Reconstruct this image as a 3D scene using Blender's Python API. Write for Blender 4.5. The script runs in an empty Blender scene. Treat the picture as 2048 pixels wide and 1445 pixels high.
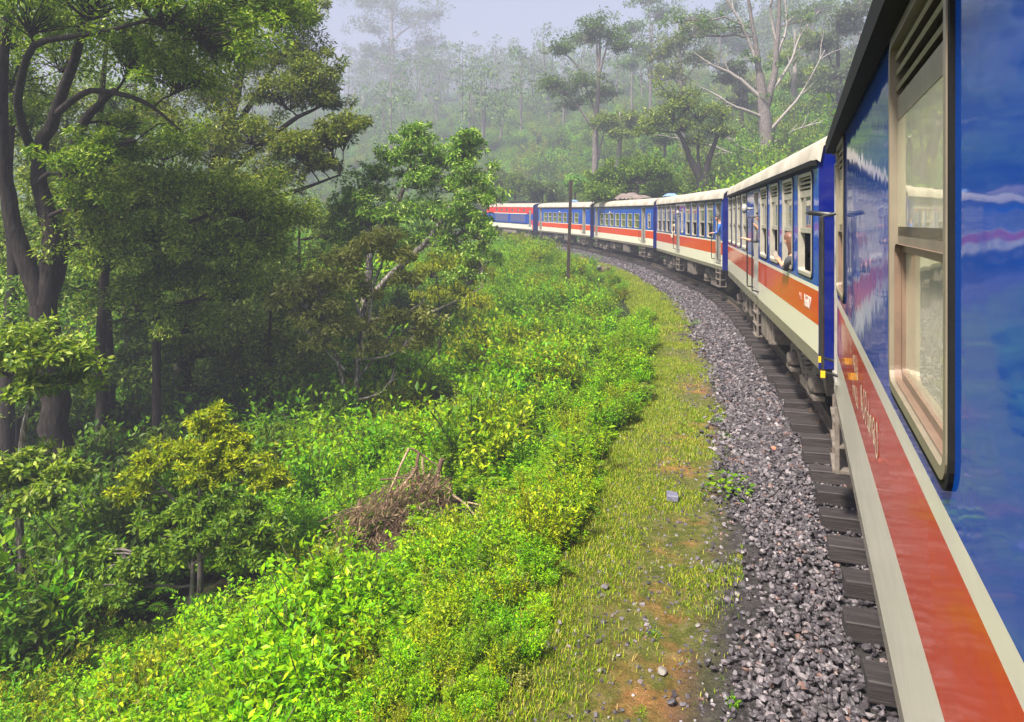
import bpy, bmesh, math, random
import numpy as np
from mathutils import Vector, Matrix

SC = bpy.context.scene
COL = SC.collection
rng = np.random.default_rng(7)
random.seed(7)

# ------------------------------------------------------------------ camera, sky, sun, exposure
CAM_H = 2.78          # eye height above the rails, metres
FPX = 1400.0          # focal length in pixels of the 2048 px wide photograph
HORIZON = 450.0       # image row of the horizon
cam_data = bpy.data.cameras.new('camera')
cam = bpy.data.objects.new('camera', cam_data)
COL.objects.link(cam)
cam.location = (0, 0, CAM_H)
cam.rotation_euler = (math.radians(90), 0, 0)
cam_data.sensor_width = 36.0
cam_data.lens = FPX / 2048 * 36.0
cam_data.shift_y = -(722.5 - HORIZON) / 2048
cam_data.clip_start = 0.05
cam_data.clip_end = 2000
SC.camera = cam

SUN_ELEV, SUN_AZ = 55.0, -138.0     # azimuth: degrees clockwise from +Y (view direction)
world = bpy.data.worlds.new('World')
SC.world = world
world.use_nodes = True
wn = world.node_tree
wn.nodes.clear()
sky = wn.nodes.new('ShaderNodeTexSky')
sky.sky_type = 'NISHITA'
sky.sun_disc = False
sky.sun_elevation = math.radians(SUN_ELEV)
sky.sun_rotation = math.radians(SUN_AZ)
sky.air_density = 1.0
sky.dust_density = 4.0
sky.ozone_density = 1.0
bg = wn.nodes.new('ShaderNodeBackground')
bg.inputs['Strength'].default_value = 0.085
wo = wn.nodes.new('ShaderNodeOutputWorld')
wn.links.new(sky.outputs[0], bg.inputs[0])
wn.links.new(bg.outputs[0], wo.inputs[0])

sun_data = bpy.data.lights.new('sun', 'SUN')
sun_data.energy = 5.0
sun_data.angle = math.radians(8)
sun_data.color = (1.0, 0.95, 0.86)
sun = bpy.data.objects.new('sun', sun_data)
COL.objects.link(sun)
el, az = math.radians(SUN_ELEV), math.radians(SUN_AZ)
to_sun = Vector((math.sin(az) * math.cos(el), math.cos(az) * math.cos(el), math.sin(el)))
sun.rotation_euler = to_sun.to_track_quat('Z', 'Y').to_euler()
sun.location = to_sun * 300

SC.view_settings.view_transform = 'Standard'
SC.view_settings.look = 'None'
SC.view_settings.exposure = 1.55
SC.view_settings.gamma = 1.0
SC.view_settings.use_curve_mapping = False
SC.render.engine = 'CYCLES'
SC.cycles.max_bounces = 5
SC.cycles.diffuse_bounces = 2
SC.cycles.glossy_bounces = 3
SC.cycles.transmission_bounces = 4
SC.cycles.transparent_max_bounces = 8
SC.cycles.volume_bounces = 0
SC.cycles.use_denoising = True
SC.cycles.caustics_reflective = False
SC.cycles.caustics_refractive = False

# ------------------------------------------------------------------ helpers
def tag(o, label=None, cat=None, group=None, kind=None):
    if label: o['label'] = label
    if cat: o['category'] = cat
    if group: o['group'] = group
    if kind: o['kind'] = kind
    return o

def empty(name, loc=(0, 0, 0), rot=(0, 0, 0)):
    o = bpy.data.objects.new(name, None)
    o.empty_display_size = 0.3
    o.location = loc
    o.rotation_euler = rot
    COL.objects.link(o)
    return o

class MB:
    """collects shapes, builds ONE mesh object"""
    def __init__(s):
        s.v = []; s.n = 0; s.loops = []; s.sizes = []; s.mats = []; s.sm = []
    def add(s, verts, faces, mat=0, smooth=False):
        """faces: 2-d array (all the same size) or a list of tuples"""
        verts = np.asarray(verts, dtype=np.float64).reshape(-1, 3)
        if isinstance(faces, np.ndarray):
            k = faces.shape[1]; m = faces.shape[0]
            s.loops.append((faces + s.n).astype(np.int32).ravel())
            s.sizes.append(np.full(m, k, np.int32))
        else:
            m = len(faces)
            s.loops.append(np.array([i + s.n for f in faces for i in f], np.int32))
            s.sizes.append(np.array([len(f) for f in faces], np.int32))
        s.mats.append(np.full(m, mat, np.int32))
        s.sm.append(np.full(m, smooth, bool))
        s.v.append(verts); s.n += len(verts)
        return s
    def box(s, x0, x1, y0, y1, z0, z1, mat=0):
        v = [(x, y, z) for z in (z0, z1) for y in (y0, y1) for x in (x0, x1)]
        return s.add(v, np.array([[0, 2, 3, 1], [4, 5, 7, 6], [0, 1, 5, 4], [2, 6, 7, 3], [0, 4, 6, 2], [1, 3, 7, 5]]), mat)
    def obox(s, c, sx, sy, sz, M=None, mat=0):
        v = np.array([(x * sx, y * sy, z * sz) for z in (-.5, .5) for y in (-.5, .5) for x in (-.5, .5)])
        if M is not None: v = v @ np.array(M).T
        v = v + np.array(c)
        return s.add(v, np.array([[0, 2, 3, 1], [4, 5, 7, 6], [0, 1, 5, 4], [2, 6, 7, 3], [0, 4, 6, 2], [1, 3, 7, 5]]), mat)
    def tube(s, pts, rad, sides=8, mat=0, cap=True, smooth=True):
        p = np.asarray(pts, float); n = len(p)
        r = np.full(n, rad, float) if np.isscalar(rad) else np.asarray(rad, float)
        d = np.empty_like(p)
        d[1:-1] = p[2:] - p[:-2]; d[0] = p[1] - p[0]; d[-1] = p[-1] - p[-2]
        d /= (np.linalg.norm(d, axis=1, keepdims=True) + 1e-9)
        ref = np.array([0, 0, 1.]) if abs(d[0, 2]) < .9 else np.array([1., 0, 0])
        a = np.linspace(0, 2 * np.pi, sides, endpoint=False)
        V = np.empty((n, sides, 3))
        u = np.cross(ref, d[0]); u /= np.linalg.norm(u)
        for i in range(n):
            u = u - d[i] * np.dot(u, d[i]); u /= (np.linalg.norm(u) + 1e-9)
            w = np.cross(d[i], u)
            V[i] = p[i] + r[i] * (np.cos(a)[:, None] * u + np.sin(a)[:, None] * w)
        i, j = np.meshgrid(np.arange(n - 1), np.arange(sides), indexing='ij')
        j2 = (j + 1) % sides
        F = np.stack([i * sides + j, i * sides + j2, (i + 1) * sides + j2, (i + 1) * sides + j], -1).reshape(-1, 4)
        s.add(V.reshape(-1, 3), F, mat, smooth)
        if cap:
            s.add(V[0][::-1], [tuple(range(sides))], mat); s.add(V[-1], [tuple(range(sides))], mat)
        return s
    def cyl(s, c0, c1, r0, r1=None, sides=16, mat=0):
        return s.tube([c0, c1], [r0, r0 if r1 is None else r1], sides, mat)
    def lathe(s, c, axis, prof, sides=16, mat=0):
        """prof: [(r, h)...] along axis"""
        ax = np.array(axis, float); ax /= np.linalg.norm(ax)
        pts = [np.array(c) + ax * h for r, h in prof]
        ref = np.array([0, 0, 1.]) if abs(ax[2]) < .9 else np.array([1., 0, 0])
        u = np.cross(ref, ax); u /= np.linalg.norm(u); w = np.cross(ax, u)
        a = np.linspace(0, 2 * np.pi, sides, endpoint=False)
        V = np.array([p + r * (np.cos(a)[:, None] * u + np.sin(a)[:, None] * w) for p, (r, h) in zip(pts, prof)])
        n = len(prof)
        i, j = np.meshgrid(np.arange(n - 1), np.arange(sides), indexing='ij'); j2 = (j + 1) % sides
        F = np.stack([i * sides + j, i * sides + j2, (i + 1) * sides + j2, (i + 1) * sides + j], -1).reshape(-1, 4)
        return s.add(V.reshape(-1, 3), F, mat, True)
    def mesh(s, name, mats):
        me = bpy.data.meshes.new(name)
        v = np.concatenate(s.v); L = np.concatenate(s.loops); sz = np.concatenate(s.sizes)
        me.vertices.add(len(v)); me.vertices.foreach_set('co', v.astype(np.float32).ravel())
        me.loops.add(len(L)); me.loops.foreach_set('vertex_index', L)
        me.polygons.add(len(sz))
        st = np.zeros(len(sz), np.int32); st[1:] = np.cumsum(sz)[:-1]
        me.polygons.foreach_set('loop_start', st)
        me.polygons.foreach_set('material_index', np.concatenate(s.mats))
        me.polygons.foreach_set('use_smooth', np.concatenate(s.sm))
        for m in (mats if isinstance(mats, (list, tuple)) else [mats]): me.materials.append(m)
        me.update(calc_edges=True); me.validate()
        return me
    def build(s, name, mats, parent=None, loc=None):
        return obj(name, s.mesh(name, mats), parent, loc)

def obj(name, me, parent=None, loc=None, rot=None):
    o = bpy.data.objects.new(name, me)
    COL.objects.link(o)
    if parent is not None: o.parent = parent
    if loc is not None: o.location = loc
    if rot is not None: o.rotation_euler = rot
    return o

def P(u, v, F):
    """point seen at pixel (u, v) of the photograph, F metres ahead"""
    return np.array([(u - 1024) / FPX * F, F, CAM_H - (v - HORIZON) / FPX * F])

def smooth(a, b, x):
    t = np.clip((np.asarray(x, float) - a) / (b - a), 0, 1)
    return t * t * (3 - 2 * t)

# value noise
_perm = np.random.default_rng(3).random((64, 64))
def vnoise(x, y):
    x = np.asarray(x, float); y = np.asarray(y, float)
    xi = np.floor(x).astype(int); yi = np.floor(y).astype(int)
    fx = x - xi; fy = y - yi
    fx = fx * fx * (3 - 2 * fx); fy = fy * fy * (3 - 2 * fy)
    g = lambda a, b: _perm[a % 64, b % 64]
    return (g(xi, yi) * (1 - fx) + g(xi + 1, yi) * fx) * (1 - fy) + (g(xi, yi + 1) * (1 - fx) + g(xi + 1, yi + 1) * fx) * fy - .5

# ------------------------------------------------------------------ materials
class NT:
    def __init__(s, name):
        s.m = bpy.data.materials.new(name); s.m.use_nodes = True
        s.t = s.m.node_tree; s.t.nodes.clear()
        s.out = s.t.nodes.new('ShaderNodeOutputMaterial')
    def n(s, typ, **kw):
        nd = s.t.nodes.new(typ)
        for k, v in kw.items():
            if k.startswith('i_'):
                key = k[2:].replace('_', ' ')
                nd.inputs[key].default_value = v
            else: setattr(nd, k, v)
        return nd
    def l(s, a, b): s.t.links.new(a, b)
    def ramp(s, fac, stops):
        r = s.n('ShaderNodeValToRGB')
        e = r.color_ramp.elements
        while len(e) < len(stops): e.new(.5)
        for el_, (p, c) in zip(e, stops):
            el_.position = p; el_.color = (*c, 1)
        if fac is not None: s.l(fac, r.inputs[0])
        return r
    def coords(s, kind='Object'):
        return s.n('ShaderNodeTexCoord').outputs[kind]
    def noise(s, scale, detail=4, rough=.55, vec=None, dist=0):
        nz = s.n('ShaderNodeTexNoise'); nz.inputs['Scale'].default_value = scale
        nz.inputs['Detail'].default_value = detail; nz.inputs['Roughness'].default_value = rough
        nz.inputs['Distortion'].default_value = dist
        if vec is not None: s.l(vec, nz.inputs['Vector'])
        return nz.outputs['Fac']
    def mixc(s, fac, a, b, mode='MIX'):
        mx = s.n('ShaderNodeMix', data_type='RGBA', blend_type=mode)
        for sock, val in ((mx.inputs[0], fac), (mx.inputs[6], a), (mx.inputs[7], b)):
            if hasattr(val, 'is_output'): s.l(val, sock)
            elif isinstance(val, (int, float)): sock.default_value = val
            else: sock.default_value = (*val, 1)
        return mx.outputs[2]
    def bump(s, h, strength=.3, dist=.02):
        b = s.n('ShaderNodeBump'); b.inputs['Strength'].default_value = strength; b.inputs['Distance'].default_value = dist
        s.l(h, b.inputs['Height']); return b.outputs[0]
    def done(s, sh): s.l(sh, s.out.inputs['Surface']); return s.m

def simple(name, c1, c2=None, rough=.6, scale=6, metal=0, bumps=0, spec=.5, coat=0, bscale=None, detail=5):
    t = NT(name); co = t.coords()
    p = t.n('ShaderNodeBsdfPrincipled')
    nz = t.noise(scale, detail, .6, co)
    r = t.ramp(nz, [(.32, c1), (.68, c2 or c1)])
    t.l(r.outputs[0], p.inputs['Base Color'])
    p.inputs['Roughness'].default_value = rough; p.inputs['Metallic'].default_value = metal
    p.inputs['Specular IOR Level'].default_value = spec
    if coat: p.inputs['Coat Weight'].default_value = coat; p.inputs['Coat Roughness'].default_value = .04
    if bumps: t.l(t.bump(t.noise(bscale or scale * 4, 4, .6, co), bumps), p.inputs['Normal'])
    return t.done(p.outputs[0])

def leafmat(name, stops, trans=.45, rough=.45, spec=.22):
    """stops: [(pos, colour)] spread leaf by leaf"""
    t = NT(name)
    g = t.n('ShaderNodeNewGeometry')
    oi = t.n('ShaderNodeObjectInfo')
    r = t.ramp(g.outputs['Random Per Island'], stops)
    # whole-plant drift
    hs = t.n('ShaderNodeHueSaturation')
    mr = t.n('ShaderNodeMapRange'); mr.inputs[3].default_value = .75; mr.inputs[4].default_value = 1.3
    t.l(oi.outputs['Random'], mr.inputs[0]); t.l(mr.outputs[0], hs.inputs['Value'])
    mr2 = t.n('ShaderNodeMapRange'); mr2.inputs[3].default_value = .485; mr2.inputs[4].default_value = .515
    t.l(oi.outputs['Random'], mr2.inputs[0]); t.l(mr2.outputs[0], hs.inputs['Hue'])
    t.l(r.outputs[0], hs.inputs['Color'])
    p = t.n('ShaderNodeBsdfPrincipled'); p.inputs['Roughness'].default_value = rough
    p.inputs['Specular IOR Level'].default_value = spec
    t.l(hs.outputs[0], p.inputs['Base Color'])
    tr = t.n('ShaderNodeBsdfTranslucent')
    br = t.mixc(1.0, hs.outputs[0], (1.25, 1.2, .55), 'MULTIPLY'); t.l(br, tr.inputs[0])
    mx = t.n('ShaderNodeMixShader'); mx.inputs[0].default_value = trans
    t.l(p.outputs[0], mx.inputs[1]); t.l(tr.outputs[0], mx.inputs[2])
    return t.done(mx.outputs[0])

def paint(name, col, rough=.08, dirt=.25, wob=.13):
    """glossy coach enamel: faint dust, slightly wavy sheet metal"""
    t = NT(name); co = t.coords()
    p = t.n('ShaderNodeBsdfPrincipled')
    mp = t.n('ShaderNodeMapping'); mp.inputs['Scale'].default_value = (1, .5, 3); t.l(co, mp.inputs[0])
    d = t.ramp(t.noise(1.6, 6, .65, mp.outputs[0]), [(.45, (0, 0, 0)), (.8, (1, 1, 1))])
    mul = t.n('ShaderNodeMath', operation='MULTIPLY'); t.l(d.outputs[0], mul.inputs[0]); mul.inputs[1].default_value = dirt
    dust = tuple(.75 * c + .25 * x for c, x in zip(col, (.36, .31, .24)))
    c = t.mixc(mul.outputs[0], col, dust)
    t.l(c, p.inputs['Base Color'])
    rr = t.n('ShaderNodeMapRange'); rr.inputs[3].default_value = rough; rr.inputs[4].default_value = rough + .16
    t.l(mul.outputs[0], rr.inputs[0]); t.l(rr.outputs[0], p.inputs['Roughness'])
    p.inputs['Coat Weight'].default_value = .0; p.inputs['Specular IOR Level'].default_value = .13; p.inputs['Coat Roughness'].default_value = .03
    mp2 = t.n('ShaderNodeMapping'); mp2.inputs['Scale'].default_value = (1, 1.2, 2.2); t.l(co, mp2.inputs[0])
    t.l(t.bump(t.noise(2.3, 2, .5, mp2.outputs[0]), wob, .02), p.inputs['Normal'])
    t.l(p.inputs['Normal'].links[0].from_socket, p.inputs['Coat Normal'])
    return t.done(p.outputs[0])

M = {}
M['blue'] = paint('blue_enamel', (.0, .060, .36), .05, .05)
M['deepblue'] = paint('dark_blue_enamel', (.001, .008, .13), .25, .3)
M['cream'] = paint('cream_enamel', (.70, .66, .52), .14, .5)
M['orange'] = paint('orange_red_enamel', (.56, .050, .004), .08, .15)
M['red'] = paint('red_enamel', (.58, .02, .02), .15)
M['skirt'] = paint('grey_skirt_enamel', (.17, .15, .12), .22, .5)
M['roof'] = simple('cream_roof_paint', (.52, .47, .38), (.30, .26, .20), .55, 1.6, bumps=.1, detail=9)
M['tanframe'] = simple('tan_window_frame', (.24, .20, .145), (.18, .15, .11), .4, 5, .1)
M['sashbrown'] = simple('brown_sash', (.20, .13, .09), (.15, .10, .07), .35, 6)
M['alu'] = simple('brushed_aluminium', (.55, .52, .46), (.42, .40, .36), .35, 8, .55)
M['silver'] = simple('pale_window_frame', (.46, .42, .34), (.36, .33, .27), .4, 5, .2)
M['seal'] = simple('black_rubber', (.008, .008, .009), (.012, .012, .012), .8, 10, spec=.15)
M['black'] = simple('black_paint', (.012, .012, .014), (.03, .028, .026), .35, 9)
M['dark'] = simple('dark_interior', (.05, .045, .04), (.09, .08, .07), .7, 3)
M['under'] = simple('underframe_grime', (.03, .025, .022), (.10, .085, .07), .8, 5, bumps=.3)
M['bogie'] = simple('bogie_brake_dust', (.09, .072, .058), (.20, .165, .135), .75, 6, bumps=.3)
M['steel'] = simple('worn_steel', (.28, .24, .20), (.42, .38, .33), .4, 12, .6)
M['yellow'] = simple('yellow_paint', (.75, .42, .01), (.65, .35, .01), .4, 10)
M['white'] = simple('white_lettering', (.75, .73, .66), (.68, .65, .58), .5, 10)
M['rail'] = simple('rail_steel', (.07, .05, .04), (.16, .12, .09), .5, 8, .4)
M['railtop'] = simple('polished_rail_head', (.45, .42, .38), (.35, .33, .30), .25, 20, .9)
M['vent'] = simple('blue_vent_paint', (.16, .27, .48), (.22, .33, .52), .4, 5)
M['curtain'] = simple('pale_curtain_cloth', (.55, .50, .40), (.42, .38, .30), .9, 14)
M['seatcloth'] = simple('seat_cloth', (.03, .05, .12), (.05, .07, .15), .8, 14)

def glassmat(name, tint, gloss=(.9, .92, .9), f0=.25, trans=.5, rough=.015, dust=(.35, .33, .25)):
    t = NT(name); co = t.coords()
    fr = t.n('ShaderNodeLayerWeight'); fr.inputs[0].default_value = .35
    rr = t.n('ShaderNodeMapRange'); rr.inputs[3].default_value = f0; rr.inputs[4].default_value = .95
    t.l(fr.outputs['Fresnel'], rr.inputs[0])
    gl = t.n('ShaderNodeBsdfGlossy'); gl.inputs[0].default_value = (*gloss, 1); gl.inputs['Roughness'].default_value = rough
    t.l(t.bump(t.noise(3.0, 2, .5, co), .06, .02), gl.inputs['Normal'])
    df = t.n('ShaderNodeBsdfDiffuse')
    r = t.ramp(t.noise(4, 5, .6, co), [(.3, dust), (.7, tuple(c * .8 for c in dust))]); t.l(r.outputs[0], df.inputs[0])
    tp = t.n('ShaderNodeBsdfTransparent'); tp.inputs[0].default_value = (*tint, 1)
    m1 = t.n('ShaderNodeMixShader'); m1.inputs[0].default_value = trans
    t.l(df.outputs[0], m1.inputs[1]); t.l(tp.outputs[0], m1.inputs[2])
    m2 = t.n('ShaderNodeMixShader'); t.l(rr.outputs[0], m2.inputs[0])
    t.l(m1.outputs[0], m2.inputs[1]); t.l(gl.outputs[0], m2.inputs[2])
    return t.done(m2.outputs[0])
M['glass'] = glassmat('window_glass', (.6, .65, .6), trans=.55)
M['dustreflection'] = glassmat('dust_and_reflection_tint_glass', (.8, .78, .65), gloss=(.95, .93, .78), f0=.2, trans=.02, dust=(.66, .63, .46))  # dust colour: tan dirt film plus painted-in reflection of fog and forest
M['greenglass'] = glassmat('green_tinted_glass', (.45, .5, .2), gloss=(.7, .8, .35), f0=.3, trans=.3, dust=(.14, .17, .04))
# ------------------------------------------------------------------ the curve of the line
def rot2(deg):
    a = math.radians(deg); return np.array([math.sin(a), math.cos(a)]), np.array([math.cos(a), -math.sin(a)])
HALF = 1.40
COACH = []   # near-left corner, heading (deg right of the view axis), length
h1, r1 = rot2(22.3)
p0 = r1 * .34
COACH.append((p0 - 6.2 * h1, 22.3, 14.3))
COACH.append((np.array([3.71, 8.48]), 12.9, 14.1))
COACH.append((np.array([7.40, 24.65]), 2.5, 14.2))
COACH.append((np.array([8.32, 41.3]), -6.2, 15.5))
COACH.append((np.array([6.60, 59.2]), -14.2, 15.7))
COACH.append((np.array([2.25, 75.9]), -21.5, 15.0))
ctrl = []
for nl, hd, L in COACH:
    h, r = rot2(hd)
    for a in (2.4, L - 2.4): ctrl.append(nl + h * a + r * HALF)
hb, _ = rot2(31)
pre = [ctrl[0] - hb * 34, ctrl[0] - rot2(27)[0] * 12]
post = []; hd = -28.0; q = ctrl[-1].copy()
for k in range(9):
    q = q + rot2(hd)[0] * 10; hd -= 6.0; post.append(q.copy())
ctrl = np.array(pre + ctrl + post)
def catmull(pts, step=.4):
    out = []
    p = np.vstack([2 * pts[0] - pts[1], pts, 2 * pts[-1] - pts[-2]])
    for i in range(1, len(p) - 2):
        n = max(2, int(np.linalg.norm(p[i + 1] - p[i]) / step))
        t = np.linspace(0, 1, n, endpoint=False)[:, None]
        m1 = (p[i + 1] - p[i - 1]) * np.linalg.norm(p[i + 1] - p[i]) / np.linalg.norm(p[i + 1] - p[i - 1])
        m2 = (p[i + 2] - p[i]) * np.linalg.norm(p[i + 1] - p[i]) / np.linalg.norm(p[i + 2] - p[i])
        out.append((2 * t**3 - 3 * t**2 + 1) * p[i] + (t**3 - 2 * t**2 + t) * m1 + (-2 * t**3 + 3 * t**2) * p[i + 1] + (t**3 - t**2) * m2)
    return np.vstack(out + [pts[-1:]])
TRK = catmull(ctrl)
for _ in range(30): TRK[1:-1] = .25 * TRK[:-2] + .5 * TRK[1:-1] + .25 * TRK[2:]
seg = np.linalg.norm(np.diff(TRK, axis=0), axis=1)
ARC = np.concatenate([[0], np.cumsum(seg)])
ARC -= ARC[np.argmin(np.abs(TRK[:, 1]) + 100 * (TRK[:, 0] < -5) * (TRK[:, 1] > 50))]
TAN = np.gradient(TRK, axis=0); TAN /= np.linalg.norm(TAN, axis=1, keepdims=True)
NRM = np.stack([TAN[:, 1], -TAN[:, 0]], 1)       # to the right
def railz(s):
    s = np.maximum(np.asarray(s, float), 0)
    return .005 * s + .00013 * s * s * np.where(s > 120, 120 / np.maximum(s, 1), 1)
def st_of(x, y):
    """nearest arc length s and offset t (right positive)"""
    x = np.atleast_1d(np.asarray(x, float)).ravel(); y = np.atleast_1d(np.asarray(y, float)).ravel()
    s = np.empty(len(x)); t = np.empty(len(x))
    for a in range(0, len(x), 20000):
        b = slice(a, a + 20000)
        d = (x[b, None] - TRK[None, ::2, 0])**2 + (y[b, None] - TRK[None, ::2, 1])**2
        i = np.argmin(d, 1) * 2
        dx = x[b] - TRK[i, 0]; dy = y[b] - TRK[i, 1]
        s[b] = ARC[i] + dx * TAN[i, 0] + dy * TAN[i, 1]
        t[b] = dx * NRM[i, 0] + dy * NRM[i, 1]
    return s, t
def at(s, t, dz=0):
    """world point at arc length s, offset t"""
    s = np.atleast_1d(np.asarray(s, float)); t = np.broadcast_to(np.asarray(t, float), s.shape)
    x = np.interp(s, ARC, TRK[:, 0]) + t * np.interp(s, ARC, NRM[:, 0])
    y = np.interp(s, ARC, TRK[:, 1]) + t * np.interp(s, ARC, NRM[:, 1])
    return np.stack([x, y, railz(s) + dz], 1)

def profile(s, t, x, y):
    rz = railz(s)
    u = -t
    verge = 3.75 + .35 * vnoise(s * .35, s * 0 + 3.3)
    z = np.full(len(s), -.36)
    z = np.where(u > 1.3, -.36 - .16 * smooth(1.5, 2.7, u), z)
    z = np.where(u > 2.2, z + .07 * vnoise(x * 1.3, y * 1.3) * smooth(2.3, 3, u), z)
    depth = 6.3 * (1 - .78 * smooth(26, 62, y))
    steep = .56 - .25 * smooth(24, 40, s)
    raw = np.maximum(u - verge, 0) * steep
    drop = depth * (1 - np.exp(-raw / depth * (1 + .25 * raw / depth)))
    z = z - drop + np.where(u > 4, .5 * vnoise(x * .35, y * .35) * smooth(4, 8, u), 0)
    bump_ = 1.6 * np.exp(-((x + 1.5) / 5.2)**2 / 2 - ((y - 50) / 12)**2 / 2) * smooth(4.4, 7.5, u)
    z = z + np.where(t < 0, bump_, 0)
    # outer side: hillside behind the train
    hill = np.maximum(t - 4.0, 0)
    hz = 125 * (1 - np.exp(-.44 * hill / 125)) + 2.2 * vnoise(x * .06, y * .06) * smooth(6, 30, hill) + .6 * vnoise(x * .25, y * .25) * smooth(5, 12, hill)
    z = np.where(t > 0, -.36 + hz, z)
    return rz + z
def ground_z(x, y):
    x = np.atleast_1d(np.asarray(x, float)); y = np.atleast_1d(np.asarray(y, float))
    s, t = st_of(x, y)
    return profile(s, t, x.ravel(), y.ravel())

# ------------------------------------------------------------------ ground sheet
gx = np.concatenate([np.arange(-400, -52, 12.0), np.arange(-52, -16, 3.0), np.arange(-16, 12, .35), np.arange(12, 40, 1.2), np.arange(40, 440, 10)])
gy = np.concatenate([np.arange(-40, -2, 2.5), np.arange(-2, 30, .35), np.arange(30, 70, .9), np.arange(70, 110, 3.0), np.arange(110, 700, 10)])
GX, GY = np.meshgrid(gx, gy, indexing='ij')
gs, gt = st_of(GX, GY)
GZ = profile(gs, gt, GX.ravel(), GY.ravel())
nx, ny = len(gx), len(gy)
i, j = np.meshgrid(np.arange(nx - 1), np.arange(ny - 1), indexing='ij')
GF = np.stack([i * ny + j, (i + 1) * ny + j, (i + 1) * ny + j + 1, i * ny + j + 1], -1).reshape(-1, 4)
def ground_material():
    t = NT('trackside_soil'); co = t.coords()
    at_ = t.n('ShaderNodeAttribute', attribute_name='track_offset')
    off = at_.outputs['Fac']
    p = t.n('ShaderNodeBsdfPrincipled'); p.inputs['Roughness'].default_value = .95; p.inputs['Specular IOR Level'].default_value = .15
    n1 = t.noise(1.1, 6, .65, co); n2 = t.noise(9, 5, .65, co); n3 = t.noise(.55, 4, .6, co)
    bed = t.ramp(n2, [(.3, (.03, .027, .027)), (.7, (.10, .09, .085))])
    dry = t.ramp(n2, [(.25, (.06, .075, .012)), (.5, (.13, .14, .025)), (.75, (.26, .21, .09))])
    clay = t.ramp(n2, [(.3, (.26, .11, .035)), (.7, (.48, .23, .09))])
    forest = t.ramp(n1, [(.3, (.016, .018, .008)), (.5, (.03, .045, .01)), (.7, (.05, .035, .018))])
    claymask = t.ramp(n1, [(.50, (0, 0, 0)), (.66, (1, 1, 1))])
    wob = t.n('ShaderNodeMath', operation='MULTIPLY_ADD'); t.l(n1, wob.inputs[0]); wob.inputs[1].default_value = .9; t.l(off, wob.inputs[2])
    def band(a, b, src=wob.outputs[0]):
        mr = t.n('ShaderNodeMapRange', interpolation_type='SMOOTHSTEP'); mr.inputs[1].default_value = a; mr.inputs[2].default_value = b
        t.l(src, mr.inputs[0]); return mr.outputs[0]
    # offsets are negative on the left (camera) side
    m_clay = t.n('ShaderNodeMath', operation='MULTIPLY'); t.l(claymask.outputs[0], m_clay.inputs[0]); t.l(band(-2.9, -2.3), m_clay.inputs[1])
    verge = t.mixc(m_clay.outputs[0], dry.outputs[0], clay.outputs[0])
    c = t.mixc(band(-2.15, -1.75), verge, bed.outputs[0])
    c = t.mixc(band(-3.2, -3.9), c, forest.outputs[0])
    green = t.ramp(n1, [(.3, (.02, .05, .008)), (.6, (.045, .10, .015))])
    c = t.mixc(band(2.2, 3.4), c, green.outputs[0])
    t.l(c, p.inputs['Base Color'])
    fine = t.ramp(t.noise(70, 5, .75, co), [(.3, (.45, .45, .45)), (.7, (1.35, 1.35, 1.35))])
    c = t.mixc(1.0, c, fine.outputs[0], 'MULTIPLY'); t.l(c, p.inputs['Base Color'])
    t.l(t.bump(t.noise(30, 8, .75, co), 1.0, .06), p.inputs['Normal'])
    return t.done(p.outputs[0])
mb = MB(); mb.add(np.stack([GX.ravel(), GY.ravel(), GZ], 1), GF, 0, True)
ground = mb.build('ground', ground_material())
a_ = ground.data.attributes.new('track_offset', 'FLOAT', 'POINT'); a_.data.foreach_set('value', gt.astype(np.float32))
tag(ground, 'grassy railway embankment and wooded hillside under the whole scene', 'ground', kind='structure')

# ------------------------------------------------------------------ railway track
track = empty('railway_track', tuple(at(0, 0)[0]))
tag(track, 'curving railway track with dark wooden sleepers under the train', 'railway track')
inv0 = Vector(-np.array(track.location))
def under_track(o): o.location = Vector(o.location) + inv0; o.parent = track
ss = np.arange(-14, 128, .45)
prof = np.array([(-.068, -.165), (.068, -.165), (.068, -.150), (.010, -.130), (.010, -.045), (.035, -.034), (.035, 0), (-.035, 0), (-.035, -.034), (-.010, -.045), (-.010, -.130), (-.068, -.150)])
for g in (-.873, .873):
    mb = MB(); V = []
    for a_, b_ in prof: V.append(at(ss, g + a_, b_))
    V = np.stack(V, 1); k = len(prof); n = len(ss)
    i, j = np.meshgrid(np.arange(n - 1), np.arange(k), indexing='ij'); j2 = (j + 1) % k
    F = np.stack([i * k + j, i * k + j2, (i + 1) * k + j2, (i + 1) * k + j], -1)
    mb.add(V.reshape(-1, 3), F.reshape(-1, 4), 0)
    mb.mats[-1][:] = np.where(j.ravel() == 6, 1, 0)
    under_track(mb.build('rail', [M['rail'], M['railtop']]))
def sleeper_mesh(seed):
    r = np.random.default_rng(seed)
    bm = bmesh.new()
    bmesh.ops.create_cube(bm, size=1)
    bmesh.ops.subdivide_edges(bm, edges=[e for e in bm.edges if abs(e.verts[0].co.x - e.verts[1].co.x) > .5], cuts=4)
    for v in bm.verts:
        v.co = Vector((v.co.x * 2.74 + r.normal(0, .006), v.co.y * .25 + r.normal(0, .004), v.co.z * .15 + r.normal(0, .003)))
    bmesh.ops.bevel(bm, geom=[e for e in bm.edges if e.calc_face_angle(0) > 1], offset=.010, segments=1, affect='EDGES')
    me = bpy.data.meshes.new('sleeper'); bm.to_mesh(me); bm.free()
    me.materials.append(M['sleeper']); return me
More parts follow.
